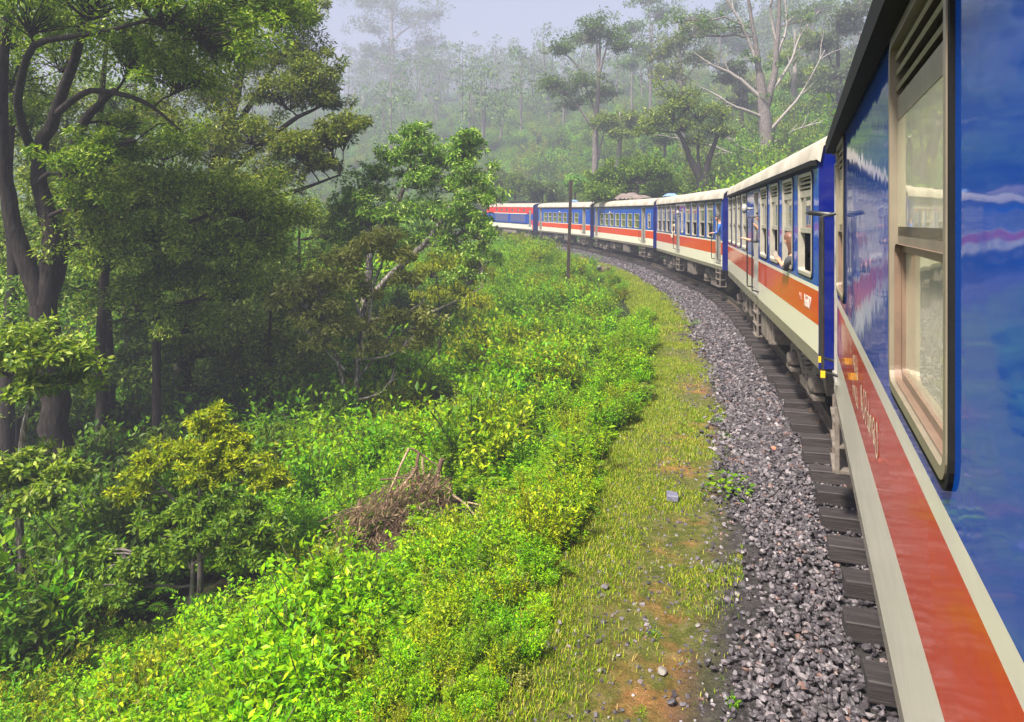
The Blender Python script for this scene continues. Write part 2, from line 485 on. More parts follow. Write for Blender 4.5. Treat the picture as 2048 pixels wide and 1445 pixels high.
def wood(name, a, b, c):
    t = NT(name); co = t.coords()
    mp = t.n('ShaderNodeMapping'); mp.inputs['Scale'].default_value = (1.2, 14, 14); t.l(co, mp.inputs[0])
    oi = t.n('ShaderNodeObjectInfo')
    n = t.noise(2.5, 7, .7, mp.outputs[0])
    r = t.ramp(n, [(.3, a), (.55, b), (.75, c)])
    mr = t.n('ShaderNodeMapRange'); mr.inputs[3].default_value = .7; mr.inputs[4].default_value = 1.35; t.l(oi.outputs['Random'], mr.inputs[0])
    hs = t.n('ShaderNodeHueSaturation'); t.l(r.outputs[0], hs.inputs['Color']); t.l(mr.outputs[0], hs.inputs['Value'])
    p = t.n('ShaderNodeBsdfPrincipled'); p.inputs['Roughness'].default_value = .7; t.l(hs.outputs[0], p.inputs['Base Color'])
    t.l(t.bump(n, .5, .02), p.inputs['Normal'])
    return t.done(p.outputs[0])
M['sleeper'] = wood('weathered_sleeper_wood', (.012, .009, .0085), (.030, .023, .022), (.06, .047, .045))
sl_me = [sleeper_mesh(k) for k in range(4)]
chair_mb = MB()
chair_mb.box(-.16, .16, -.09, .09, .078, .094)
for q in (-.11, .11): chair_mb.cyl((q, 0, .09), (q, 0, .13), .022, sides=8)
chair_me = chair_mb.mesh('rail_chair', M['rail'])
SLEEP_S = []
s_ = -6.0; k = 0
while s_ < 92:
    SLEEP_S.append(s_)
    pt = at(s_, 0, -.165 - .078 + random.uniform(-.008, .006))[0]
    tg = np.array([np.interp(s_, ARC, NRM[:, 0]), np.interp(s_, ARC, NRM[:, 1])])
    o = obj('sleeper', sl_me[k % 4], track, Vector(pt) + inv0, (0, 0, math.atan2(tg[1], tg[0]) + random.uniform(-.025, .025) + (math.pi if k % 3 == 0 else 0)))
    sh = random.uniform(-.04, .04); o.location.x += tg[0] * sh; o.location.y += tg[1] * sh
    if s_ < 40:
        for g in (-.873, .873): obj('rail_chair', chair_me, o, (g, 0, 0))
    s_ += .66 + random.uniform(-.05, .05); k += 1
SLEEP_S = np.array(SLEEP_S)

# ------------------------------------------------------------------ ballast stones
def stones(mb, pos, size, r, mat=0, flat=.62, ico=False):
    n = len(pos)
    if ico:
        ph = (1 + 5 ** .5) / 2
        base = np.array([(-1, ph, 0), (1, ph, 0), (-1, -ph, 0), (1, -ph, 0), (0, -1, ph), (0, 1, ph), (0, -1, -ph), (0, 1, -ph), (ph, 0, -1), (ph, 0, 1), (-ph, 0, -1), (-ph, 0, 1)]) / 1.75
        F = np.array([(0, 11, 5), (0, 5, 1), (0, 1, 7), (0, 7, 10), (0, 10, 11), (1, 5, 9), (5, 11, 4), (11, 10, 2), (10, 7, 6), (7, 1, 8), (3, 9, 4), (3, 4, 2), (3, 2, 6), (3, 6, 8), (3, 8, 9), (4, 9, 5), (2, 4, 11), (6, 2, 10), (8, 6, 7), (9, 8, 1)])
        V = base[None] * r.uniform(.6, 1.15, (n, 12, 1)) * r.uniform(.7, 1.15, (n, 1, 3))
    else:
        base = np.array([(x, y, z) for z in (-1, 1) for y in (-1, 1) for x in (-1, 1)], float)
        F = np.array([[0, 2, 3, 1], [4, 5, 7, 6], [0, 1, 5, 4], [2, 6, 7, 3], [0, 4, 6, 2], [1, 3, 7, 5]])
        V = base[None] * r.uniform(.55, 1.0, (n, 8, 3))
    V[:, :, 2] *= flat
    a = r.normal(size=(n, 4)); a /= np.linalg.norm(a, axis=1, keepdims=True)
    w, x, y, z = a.T
    R = np.stack([1 - 2 * (y * y + z * z), 2 * (x * y - w * z), 2 * (x * z + w * y), 2 * (x * y + w * z), 1 - 2 * (x * x + z * z), 2 * (y * z - w * x), 2 * (x * z - w * y), 2 * (y * z + w * x), 1 - 2 * (x * x + y * y)], 1).reshape(n, 3, 3)
    V = np.einsum('nij,nkj->nki', R, V) * (size * .5)[:, None, None] * np.array([1, 1, .8]) + pos[:, None]
    mb.add(V.reshape(-1, 3), (F[None] + (np.arange(n) * len(base))[:, None, None]).reshape(-1, F.shape[1]), mat)
def stone_material():
    t = NT('ballast_stone'); g = t.n('ShaderNodeNewGeometry'); co = t.coords()
    r = t.ramp(g.outputs['Random Per Island'], [(0, (.012, .010, .012)), (.3, (.032, .026, .031)), (.55, (.062, .051, .059)), (.8, (.125, .104, .112)), (.94, (.27, .235, .24)), (.985, (.16, .08, .055))])
    c = t.mixc(.35, r.outputs[0], t.ramp(t.noise(30, 4, .6, co), [(.3, (.02, .017, .019)), (.7, (.12, .104, .110))]).outputs[0])
    p = t.n('ShaderNodeBsdfPrincipled'); t.l(c, p.inputs['Base Color']); p.inputs['Roughness'].default_value = .55
    return t.done(p.outputs[0])
M['stone'] = stone_material()
r_ = np.random.default_rng(11)
mb = MB()
def ballast(s0, s1, t0, t1, dens, sz0, sz1, edge=False):
    n = int((s1 - s0) * (t1 - t0) * dens)
    s = r_.uniform(s0, s1, n); t = r_.uniform(t0, t1, n)
    if edge:
        lim = -1.88 - .36 * smooth(4, 9, s) - .20 * smooth(9, 20, s) + .45 * vnoise(s * .9, s * 0 + 1.7) + r_.normal(0, .16, n)
        k = t > lim; s, t = s[k], t[k]; n = len(s)
    pt = at(s, t)
    pt[:, 2] = ground_z(pt[:, 0], pt[:, 1]) + r_.uniform(-.01, .05, n)
    pt[:, 2] += .035 * smooth(-2.1, -1.7, t) - .03 * smooth(-1.5, -1.3, t)
    stones(mb, pt, r_.uniform(sz0, sz1, n), r_, ico=s1 < 9)
ballast(2.5, 8.5, -2.9, -1.38, 1150, .034, .076, True)
ballast(8.5, 16, -3.0, -1.38, 760, .042, .086, True)
ballast(2.5, 8.5, -1.38, -.2, 480, .036, .08)
ballast(8.5, 16, -1.38, -.2, 400, .04, .085)
ballast(16, 34, -3.2, -1.3, 430, .055, .10, True)
ballast(16, 34, -1.3, -.2, 180, .06, .11)
ballast(34, 75, -3.2, -.2, 110, .08, .15, True)
ballast(75, 110, -3.0, .5, 40, .10, .18, True)
n = 5200; s = r_.uniform(2.5, 26, n); t = -4.1 + 2.2 * r_.random(n) ** .6
pt = at(s, t); pt[:, 2] = ground_z(pt[:, 0], pt[:, 1]) + .004
stones(mb, pt, r_.uniform(.012, .05, n) * r_.uniform(.6, 1.1, n), r_)
ballast_o = mb.build('ballast', M['stone'])
tag(ballast_o, 'grey crushed stone ballast along the track', 'ballast', kind='stuff')
# ------------------------------------------------------------------ the train
def rrect(y0, y1, z0, z1, r, n=5):
    """rounded rectangle loop in (y, z)"""
    pts = []
    for cy, cz, a0 in ((y1 - r, z1 - r, 0), (y0 + r, z1 - r, 90), (y0 + r, z0 + r, 180), (y1 - r, z0 + r, 270)):
        for k in range(n + 1):
            a = math.radians(a0 + 90 * k / n); pts.append((cy + r * math.cos(a), cz + r * math.sin(a)))
    return pts
def ring(mb, y0, y1, z0, z1, r, w, x_front, x_back, mat=0, smooth_=False):
    """window frame ring on a wall whose outside is -x: outer loop back, outer front, inner front, inner back"""
    o = rrect(y0, y1, z0, z1, r); i = rrect(y0 + w, y1 - w, z0 + w, z1 - w, max(r - w, .012))
    n = len(o); V = []
    for loop, x in ((o, 0.0), (o, x_front), (i, x_front), (i, x_back)):
        V += [(x, a, b) for a, b in loop]
    F = []
    for L in range(3):
        for k in range(n):
            k2 = (k + 1) % n
            F.append((L * n + k, (L + 1) * n + k, (L + 1) * n + k2, L * n + k2))
    mb.add(V, F, mat, smooth_)

def side_wall(mb, x, L, holes, zb, mats, flip=False, y_off=0):
    """sheet at x with rectangular openings; zb = band heights, mats = material of each band"""
    ys = sorted({-L / 2, L / 2} | {h[0] for h in holes} | {h[1] for h in holes})
    zs = sorted(set(zb) | {h[2] for h in holes} | {h[3] for h in holes})
    for a, b in zip(ys[:-1], ys[1:]):
        for c, d in zip(zs[:-1], zs[1:]):
            my, mz = (a + b) / 2, (c + d) / 2
            if any(h[0] < my < h[1] and h[2] < mz < h[3] for h in holes): continue
            k = max(q for q in range(len(zb) - 1) if zb[q] <= mz)
            V = [(x, a, c), (x, b, c), (x, b, d), (x, a, d)]
            mb.add(V, [(0, 1, 2, 3)] if flip else [(3, 2, 1, 0)], mats[k])
def roof_profile(W, z0, rise, n=14):
    """shallow elliptical arch over the half width W"""
    return [(W * math.cos(math.pi * k / n), z0 + rise * math.sin(math.pi * k / n) ** .62) for k in range(n + 1)]

def wheel_mesh():
    mb = MB()
    mb.lathe((0, 0, 0), (1, 0, 0), [(0.0, -.02), (.10, -.03), (.12, .0), (.30, .02), (.33, -.03), (.415, -.035), (.42, .05), (.455, .06), (.455, .09), (.33, .09), (.30, .05), (.10, .05), (.0, .05)], 24)
    return mb.mesh('wheel', M['bogie'])
def axlebox_mesh():
    mb = MB()
    mb.lathe((-.16, 0, 0), (1, 0, 0), [(0, -.03), (.09, -.03), (.115, 0), (.125, .02), (.125, .16), (.0, .16)], 14)
    mb.box(-.15, .0, -.19, .19, -.06, .05)
    mb.box(-.17, -.02, -.23, .23, -.17, -.12)
    return mb.mesh('axle_box', M['bogie'])
def spring_mesh(h=.34, r=.085, turns=4.5):
    mb = MB(); n = 54
    a = np.linspace(0, turns * 2 * math.pi, n)
    mb.tube(np.stack([r * np.cos(a), r * np.sin(a), np.linspace(0, h, n)], 1), .017, 6)
    mb.cyl((0, 0, -.02), (0, 0, .01), r + .03, sides=12); mb.cyl((0, 0, h - .01), (0, 0, h + .03), r + .03, sides=12)
    return mb.mesh('coil_spring', M['bogie'])
WHEEL, ABOX, SPRING = wheel_mesh(), axlebox_mesh(), spring_mesh()
def bogie_frame_mesh():
    mb = MB()
    for sx in (-1, 1):
        x = sx * 1.06
        # swan-neck side frame
        yz = [(-1.45, .52), (-1.25, .66), (-.85, .70), (-.6, .56), (-.35, .44), (.35, .44), (.6, .56), (.85, .70), (1.25, .66), (1.45, .52)]
        for (a, b), (c, d) in zip(yz[:-1], yz[1:]):
            V = [(x - .06, a, b - .09), (x + .06, a, b - .09), (x + .06, a, b + .09), (x - .06, a, b + .09), (x - .06, c, d - .09), (x + .06, c, d - .09), (x + .06, c, d + .09), (x - .06, c, d + .09)]
            mb.add(V, np.array([[0, 1, 2, 3], [7, 6, 5, 4], [0, 4, 5, 1], [1, 5, 6, 2], [2, 6, 7, 3], [3, 7, 4, 0]]))
        mb.box(x - .10, x + .10, -.30, .30, .22, .34)
        mb.box(x - .03, x + .03, -.34, -.28, .34, .75); mb.box(x - .03, x + .03, .28, .34, .34, .75)
    mb.box(-1.0, 1.0, -.28, .28, .42, .66)
    for y in (-.95, .95):
        mb.cyl((-1.0, y, .46), (1.0, y, .46), .07, sides=10)
    for y in (-1.42, 1.42): mb.box(-.95, .95, y - .05, y + .05, .46, .6)
    return mb.mesh('bogie', M['bogie'])
BOGIE = bogie_frame_mesh()
def ladder_mesh():
    """hanging door steps with side plate"""
    mb = MB()
    for y in (-.27, .27): mb.box(-.16, -.12, y - .012, y + .012, -.62, .02); mb.box(.06, .09, y - .012, y + .012, -.62, .02)
    for z in (-.60, -.36, -.12): mb.box(-.18, .10, -.28, .28, z - .012, z + .012)
    mb.box(-.15, .09, .285, .31, -.62, .02)
    return mb.mesh('door_steps', M['bogie'])
LADDER = ladder_mesh()
def handrail_mesh(zlo=1.30, zhi=2.85, out=.13):
    mb = MB()
    mb.tube([(0, 0, zlo), (-out, 0, zlo + .03), (-out, 0, zlo + .1), (-out, 0, zhi - .1), (-out, 0, zhi - .03), (0, 0, zhi)], .015, 8)
    return mb.mesh('handrail', M['black'])
HANDRAIL = handrail_mesh()

def text_mesh(body, size, mat, name):
    cu = bpy.data.curves.new('lettering', 'FONT'); cu.body = body; cu.size = size; cu.extrude = .0015
    to = bpy.data.objects.new('lettering', cu); COL.objects.link(to)
    dg = bpy.context.evaluated_depsgraph_get()
    me = bpy.data.meshes.new_from_object(to.evaluated_get(dg)); me.name = name
    bpy.data.objects.remove(to); bpy.data.curves.remove(cu)
    me.materials.clear(); me.materials.append(mat)
    return me

def vent_mesh():
    """roof ventilator: louvred box with a pitched cowl"""
    mb = MB()
    mb.box(-.28, .28, -.30, .30, 0, .10)
    V = [(-.40, -.42, .10), (.40, -.42, .10), (.40, .42, .10), (-.40, .42, .10), (-.16, -.18, .27), (.16, -.18, .27), (.16, .18, .27), (-.16, .18, .27)]
    mb.add(V, np.array([[3, 2, 1, 0], [4, 5, 6, 7], [0, 1, 5, 4], [1, 2, 6, 5], [2, 3, 7, 6], [3, 0, 4, 7]]))
    return mb
VENT = vent_mesh().mesh('roof_vent', M['vent'])
def torpedo_mesh():
    mb = MB(); mb.lathe((0, 0, 0), (0, 0, 1), [(.05, 0), (.12, .02), (.12, .09), (.26, .10), (.28, .15), (.20, .21), (.08, .24), (0, .245)], 14)
    return mb.mesh('roof_vent', M['cream'])
TORP = torpedo_mesh()
def lamp_mesh():
    mb = MB(); mb.tube([(0, 0, 0), (-.10, 0, .0)], .03, 8); mb.lathe((-.10, 0, 0), (-1, 0, 0), [(.03, -.03), (.09, -.02), (.11, .03), (.10, .06), (.05, .085), (0, .09)], 12)
    return mb.mesh('side_lamp', M['silver'])
LAMP = lamp_mesh()

_wcache = {}
def window(par, x, y0, y1, z0, z1, style):
    """style: 'louvre' (tall, louvred, lower half open), 'shut' (tall, both panes), 'plain' (two-pane), 'small'"""
    w, h = y1 - y0, z1 - z0
    key = (round(w, 2), round(h, 2), style)
    if key not in _wcache:
        d = {}
        mb = MB(); ring(mb, 0, w, 0, h, .085, {'plain': .04, 'shut': .034}.get(style, .045), -.016, .05 if style == 'shut' else .07)
        fm = M['tanframe'] if style == 'shut' else M['silver']; d['frame'] = mb.mesh('window', fm)
        if style in ('shut', 'louvre'):
            mb = MB(); ring(mb, -.022, w + .022, -.022, h + .022, .10, .022, -.012, -.001); d['seal'] = mb.mesh('seal', M['seal'])
        zm = h * (.44 if style in ('louvre', 'shut') else .52)
        zl = h * .78
        mb = MB(); mb.box(.012, .05, .045, w - .045, zm - .035, zm + .035); d['rail'] = mb.mesh('sash_rail', fm)
        top = zl if style in ('louvre', 'shut') else h - .04
        px = .012 if style == 'shut' else .035
        mb = MB(); mb.add([(px, .03, zm), (px, w - .03, zm), (px, w - .03, top), (px, .03, top)], [(3, 2, 1, 0)])
        gm = {'louvre': M['glass'], 'shut': M['dustreflection'], 'plain': M['greenglass'], 'small': M['glass']}[style]
        d['pane'] = mb.mesh('pane', gm)
        if style == 'shut':
            mb = MB(); mb.add([(.036, .03, .03), (.036, w - .03, .03), (.036, w - .03, zm), (.036, .03, zm)], [(3, 2, 1, 0)]); d['lower'] = mb.mesh('pane', gm)
            mb = MB(); ring(mb, .04, w - .04, .04, zm - .03, .05, .03, .024, .036); d['sash'] = mb.mesh('sash', M['sashbrown'])
        if style == 'plain':
            mb = MB(); mb.add([(.055, .04, .03), (.055, w - .04, .03), (.055, w - .04, zm), (.055, .04, zm)], [(3, 2, 1, 0)]); d['lower'] = mb.mesh('pane', gm)
        if style in ('louvre', 'shut'):
            mb = MB(); mb.box(.010, .05, .045, w - .045, zl - .015, zl + h * .055); d['lrail'] = mb.mesh('louvre_rail', fm)
            mb = MB()
            V = [(.0, .045, 0), (.0, w - .045, 0), (.05, w - .045, .035), (.05, .045, .035), (.006, .045, -.012), (.006, w - .045, -.012), (.056, w - .045, .023), (.056, .045, .023)]
            mb.add(V, np.array([[0, 1, 2, 3], [7, 6, 5, 4], [0, 4, 5, 1], [2, 6, 7, 3], [1, 5, 6, 2], [3, 7, 4, 0]])); d['slat'] = mb.mesh('slat', fm)
            mb = MB(); mb.add([(.066, .04, zl), (.066, w - .04, zl), (.066, w - .04, h - .04), (.066, .04, h - .04)], [(3, 2, 1, 0)]); d['lback'] = mb.mesh('louvre_backing', M['seal'])
        if style == 'louvre':
            mb = MB()
            n = 8; yy = np.linspace(0, .13, n)
            V = [(.16 + .02 * math.sin(k * 2.1), yy[k], z) for k in range(n) for z in (.02, zm)]
            mb.add(V, [(2 * k, 2 * k + 1, 2 * k + 3, 2 * k + 2) for k in range(n - 1)]); d['curtain'] = mb.mesh('curtain', M['curtain'])
        d['zl'] = zl; d['h'] = h; d['w'] = w
        _wcache[key] = d
    d = _wcache[key]
    wo = obj('window', d['frame'], par, (x, y0, z0))
    if 'seal' in d: obj('seal', d['seal'], wo)
    obj('sash_rail', d['rail'], wo); obj('pane', d['pane'], wo)
    if 'lower' in d: obj('pane', d['lower'], wo)
    if 'sash' in d: obj('sash', d['sash'], wo)
    if 'slat' in d:
        obj('louvre_rail', d['lrail'], wo); obj('louvre_backing', d['lback'], wo)
        for k in range(3): obj('slat', d['slat'], wo, (0, 0, d['zl'] + d['h'] * .08 + k * d['h'] * .045))
    if 'curtain' in d: obj('curtain', d['curtain'], wo, (0, d['w'] * .62, 0))
    return wo

def door(par, x, y0, y1, z0, z1, open_=True, pane=True):
    """recessed doorway with a leaf standing back inside the opening"""
    mb = MB()
    mb.box(.0, .30, y0, y0 + .02, z0, z1); mb.box(.0, .30, y1 - .02, y1, z0, z1); mb.box(.0, .30, y0 + .02, y1 - .02, z1 - .02, z1)
    mb.box(-.02, .35, y0 + .02, y1 - .02, z0 - .03, z0)
    fo = mb.build('door_frame', M['alu'], par, (x, 0, 0))
    mb = MB()
    w = y1 - y0; a0 = y0 + .03
    lx = .26
    zz = z0 + 1.0
    for (a, b, c, d) in ((y0 + .02, y1 - .02, z0, zz), (y0 + .02, y1 - .02, z1 - .18, z1 - .02), (y0 + .02, y0 + .14, zz, z1 - .18), (y1 - .14, y1 - .02, zz, z1 - .18)):
        mb.box(lx, lx + .04, a, b, c, d)
    do = mb.build('door', M['blue'] if not open_ else M['alu'], par, (x, 0, 0))
    mb = MB(); mb.box(lx + .015, lx + .025, y0 + .14, y1 - .14, zz, z1 - .18); mb.build('pane', M['dustreflection'], do)
    mb = MB(); mb.cyl((lx - .05, y0 + .10, zz - .08), (lx, y0 + .10, zz - .08), .015, sides=8); mb.box(lx - .06, lx - .045, y0 + .08, y0 + .2, zz - .09, zz - .07); mb.build('handle', M['steel'], do)
    for yy in (y0 - .08, y1 + .08): obj('handrail', HANDRAIL, par, (x, yy, 0))
    obj('door_steps', LADDER, par, (x + .14, (y0 + y1) / 2, .95))

def coach(idx, label, wins, doors, style, bands, ztop=3.50, lamp=None, rise=.46, vents=(), torps=(), steps_grey=False, extra=None, z_win=(2.05, 3.40), small=()):
    nl, hd, L = COACH[idx]
    h, r = rot2(hd)
    mid = nl + h * L / 2 + r * HALF
    s0, _ = st_of([mid[0]], [mid[1]])
    za, zb_ = railz(s0 - L / 2)[0], railz(s0 + L / 2)[0]
    rt = empty('train_coach' if idx < 5 else 'locomotive', (mid[0], mid[1], (za + zb_) / 2), (math.atan2(zb_ - za, L), 0, -math.radians(hd)))
    tag(rt, label, 'train coach' if idx < 5 else 'locomotive', 'coaches of the blue train' if idx < 5 else None)
    Y = lambda a: a - L / 2
    holes = [(Y(a) + .025, Y(b) - .025, z_win[0] + .025, z_win[1] - .025) for a, b in wins]
    holes += [(Y(a) + .025, Y(b) - .025, c + .025, d - .025) for a, b, c, d in small]
    holes += [(Y(a), Y(b), 1.22, 3.36) for a, b in doors]
    mb = MB()
    mats = [M['blue'], M['cream'], M['orange'], M['skirt'], M['deepblue'], M['dark']]
    side_wall(mb, -HALF, L, holes, bands, [3, 1, 2, 1, 0])
    side_wall(mb, HALF, L, holes, bands, [3, 1, 2, 1, 0], True)
    # end sheets follow the arch of the roof
    pr = roof_profile(HALF, ztop, rise)
    for sy in (-1, 1):
        V = [(-HALF, sy * L / 2, bands[0]), (HALF, sy * L / 2, bands[0])] + [(x, sy * L / 2, z) for x, z in pr]
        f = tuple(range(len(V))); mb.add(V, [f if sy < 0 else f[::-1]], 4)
    body = mb.build('body', mats, rt)
    # inside: floor, lining, far lining
    mb = MB()
    mb.box(-HALF + .02, HALF - .02, -L / 2 + .02, L / 2 - .02, 1.16, 1.22)
    side_wall(mb, -HALF + .045, L - .1, holes, [1.22, ztop - .06], [0], True)
    side_wall(mb, HALF - .045, L - .1, holes, [1.22, ztop - .06], [0])
    mb.box(-HALF + .03, HALF - .03, -L / 2 + .03, L / 2 - .03, ztop - .06, ztop - .03)
    mb.build('interior_lining', M['dark'], rt)
    # seat rows
    seat = MB(); seat.box(-.45, .45, -.05, .05, .05, .80); seat.box(-.45, .45, .05, .45, 0, .10); seat.box(-.45, .45, -.45, -.05, 0, .10); seat.box(-.06, .06, -.06, .06, -.33, .05)
    seat = seat.mesh('seat', M['seatcloth'])
    for k in range(int((L - 2) / 1.45)):
        y = -L / 2 + 1.2 + k * 1.45
        if any(Y(a) - .3 < y < Y(b) + .3 for a, b in doors): continue
        for x0 in (-.80, .80): obj('seat', seat, rt, (x0, y, 1.55))
    # roof skin with gutter
    mb = MB()
    pr2 = roof_profile(HALF + .035, ztop - .005, rise + .02)
    n = len(pr2)
    V = [(x, y, z) for y in (-L / 2 - .05, L / 2 + .05) for x, z in pr2]
    mb.add(V, [(k, k + 1, n + k + 1, n + k) for k in range(n - 1)], 0, True)
    V = [(x, y, z + .0) for y in (-L / 2 - .05, L / 2 + .05) for x, z in [(p_[0] * .97, p_[1] - .035) for p_ in pr2]]
    mb.add(V, [(n + k, n + k + 1, k + 1, k) for k in range(n - 1)], 0, True)
    for e, sy in ((0, -1), (1, 1)):
        y = sy * (L / 2 + .05)
        o_ = [(x, y, z) for x, z in pr2]; i_ = [(x * .97, y, z - .035) for x, z in pr2]
        mb.add(o_ + i_, [((k, n + k, n + k + 1, k + 1) if sy < 0 else (k, k + 1, n + k + 1, n + k)) for k in range(n - 1)], 0)
    roof = mb.build('roof', M['roof'], rt)
    for sx in (-1, 1):
        mb = MB(); mb.box(sx * (HALF + .047) - .037, sx * (HALF + .047) + .037, -L / 2 + .03, L / 2 - .03, ztop - (.075 if idx else .02), ztop + (-.012 if idx else .10))
        mb.build('gutter', M['seal'], roof)
    for (a, xx) in vents: obj('roof_vent', VENT, rt, (xx, Y(a), ztop + rise * .97 - .12 * abs(xx)))
    for (a, xx) in torps: obj('roof_vent', TORP, rt, (xx, Y(a), ztop + rise * .97 - .12 * abs(xx)))
    for a, b in wins: window(rt, -HALF, Y(a), Y(b), z_win[0], z_win[1], style)
    for a, b, c, d in small: window(rt, -HALF, Y(a), Y(b), c, d, 'small')
    for a, b in doors: door(rt, -HALF, Y(a), Y(b), 1.22, 3.36)
    for a in (lamp or []): obj('side_lamp', LAMP, rt, (-HALF, Y(a), 3.02))
    # panel joints: thin cover strips on the sheet metal
    # gangway at the near end
    mb = MB(); mb.box(-.55, .55, -L / 2 - .55, -L / 2 - .002, 1.15, 3.25); mb.build('gangway', M['seal'], rt)
    mb = MB(); mb.box(-.62, .62, -L / 2 - .10, -L / 2 - .003, 1.08, 3.32); mb.build('gangway_frame', M['black'], rt)
    # underframe and equipment
    mb = MB()
    for x in (-1.1, -.35, .35, 1.1): mb.box(x - .06, x + .06, -L / 2 + .1, L / 2 - .1, .98, 1.155)
    for y in np.arange(-L / 2 + .4, L / 2, 1.6): mb.box(-1.3, 1.3, y - .05, y + .05, 1.0, 1.15)
    mb.build('underframe', M['under'], rt)
    mb = MB(); mb.box(-1.30, -.55, -1.9, -.7, .38, .97); mb.box(-1.33, -1.30, -1.75, -1.35, .44, .9); mb.box(-1.33, -1.30, -1.25, -.85, .44, .9); mb.build('battery_box', M['bogie'], rt)
    mb = MB(); mb.lathe((-1.05, .1, .68), (0, 1, 0), [(0, 0), (.16, .02), (.21, .08), (.21, 1.3), (.16, 1.36), (0, 1.38)], 16); mb.build('air_tank', M['under'], rt)
    mb = MB(); mb.box(-1.25, -.7, 1.75, 2.35, .42, .97); mb.build('equipment_box', M['bogie'], rt)
    for y in (-2.3, 1.55, 2.6):
        mb = MB(); mb.box(-1.30, -1.27, y - .04, y + .04, .50, 1.0); mb.box(-1.30, -1.24, y - .10, y + .10, .46, .50); mb.build('hanger', M['bogie'], rt)
    for z, x in ((.93, -1.22), (.88, -1.16)):
        mb = MB(); mb.cyl((x, -L / 2 + .3, z), (x, L / 2 - .3, z), .022, sides=6); mb.build('brake_pipe', M['under'], rt)
    # couplers and buffers
    for sy in (-1, 1):
        for x in (-.95, .95):
            mb = MB(); mb.lathe((x, sy * L / 2, 1.06), (0, sy, 0), [(0, 0), (.12, 0), (.12, .2), (.07, .21), (.07, .38), (.20, .40), (.20, .43), (.0, .45)], 12); mb.build('buffer', M['under'], rt)
        mb = MB(); mb.box(-.12, .12, min(sy * L / 2, sy * (L / 2 + .62)), max(sy * L / 2, sy * (L / 2 + .62)), .92, 1.14); mb.build('coupler', M['under'], rt)
    for yb in (-L / 2 + 2.4, L / 2 - 2.4):
        bo = obj('bogie', BOGIE, rt, (0, yb, 0))
        for y in (-.95, .95):
            for sx in (-1, 1):
                obj('wheel', WHEEL, bo, (sx * .80, y, .457), (0, 0, 0 if sx < 0 else math.pi))
                obj('axle_box', ABOX, bo, (sx * 1.06, y, .46), (0, 0, 0 if sx < 0 else math.pi))
        for y in (-.16, .16):
            for sx in (-1, 1): obj('coil_spring', SPRING, bo, (sx * 1.06, y, .35))
    return rt, L, Y

BANDS = [.96, 1.09, 1.50, 1.945, 2.00, 3.50]
c1, L1, Y1 = coach(0, 'nearest blue coach with red stripe, filling the right edge of the picture',
    [(13.2 - 11.9, 2.45), (4.2, 5.35), (8.15, 9.31), (12.42, 13.5)], [(13.62, 14.24)], 'shut', [.94, 1.02, 1.50, 1.96, 2.04, 3.50], z_win=(2.12, 3.46), ztop=3.50)
c2, L2, Y2 = coach(1, 'second blue coach from the camera, with a white number on its orange stripe',
    [(.37, 1.35), (1.83, 2.79), (3.25, 4.25), (4.69, 5.70), (8.4, 9.4), (9.86, 10.86), (11.3, 12.3), (12.75, 13.75)], [(6.08, 6.88)], 'louvre', [.985, 1.16, 1.505, 1.92, 1.976, 3.52], lamp=[7.6], ztop=3.52)
c3, L3, Y3 = coach(2, 'third blue coach from the camera, two doorways with handrails and a blue roof ventilator',
    [(1.3, 2.3), (2.65, 3.6), (4.05, 5.0), (5.35, 6.3), (8.75, 9.8), (10.2, 11.15), (11.5, 12.45), (12.8, 13.8)], [(.2, .95), (7.7, 8.45)], 'louvre', BANDS, lamp=[7.5], vents=[(.7, 0)], torps=[(4.6, .35), (3.1, .35), (1.6, .35)], small=[(6.85, 7.3, 2.1, 3.2)])
WC = [(2.85, 3.95), (4.45, 5.55), (6.05, 7.2), (7.65, 8.8), (9.2, 10.35), (10.75, 11.9), (12.3, 13.45)]
c4, L4, Y4 = coach(3, 'fourth blue coach from the camera, seven green-tinted windows and a brown tarpaulin on its roof',
    WC, [(1.55, 2.4), (14.3, 15.1)], 'plain', BANDS, lamp=[9.9], vents=[(1.0, 0)], z_win=(2.07, 3.0), small=[(.5, 1.05, 2.1, 3.0)])
c5, L5, Y5 = coach(4, 'farthest blue coach behind the rusty pole, coupled to the locomotive',
    [(a + .1, b + .1) for a, b in WC], [(1.15, 1.95), (14.3, 15.1)], 'plain', BANDS, lamp=[8.0], vents=[(8.4, 0)], z_win=(2.07, 3.0))

# tarpaulin bundle lying on the fourth roof: a thing of its own
def tarp():
    mb = MB(); n = 30; m = 12
    ys = np.linspace(0, 8.4, n); xs = np.linspace(-.75, .55, m)
    A, B = np.meshgrid(ys, xs, indexing='ij')
    hgt = .10 + .42 * np.exp(-((A - 6.2) / 1.3)**2) + .40 * np.exp(-((A - 4.0) / .9)**2) + .22 * np.exp(-((A - 2.0) / 1.0)**2)
    Z = hgt * (1 - (np.abs(B + .1) / .72)**3).clip(0) + .16 * vnoise(A * 2.2, B * 4) * (hgt > .15)
    V = np.stack([B, A, Z], -1).reshape(-1, 3)
    i, j = np.meshgrid(np.arange(n - 1), np.arange(m - 1), indexing='ij')
    F = np.stack([i * m + j, i * m + j + 1, (i + 1) * m + j + 1, (i + 1) * m + j], -1).reshape(-1, 4)
    mb.add(V, F, 0, True)
    return mb
o = tarp().build('tarpaulin', simple('brown_tarpaulin', (.24, .18, .15), (.12, .09, .08), .8, 2.5, bumps=.4))
o.matrix_world = c4.matrix_basis @ Matrix.Translation((0, Y4(5.0), 3.93))
tag(o, 'crumpled brown tarpaulin lying on the roof of the fourth coach', 'tarpaulin')

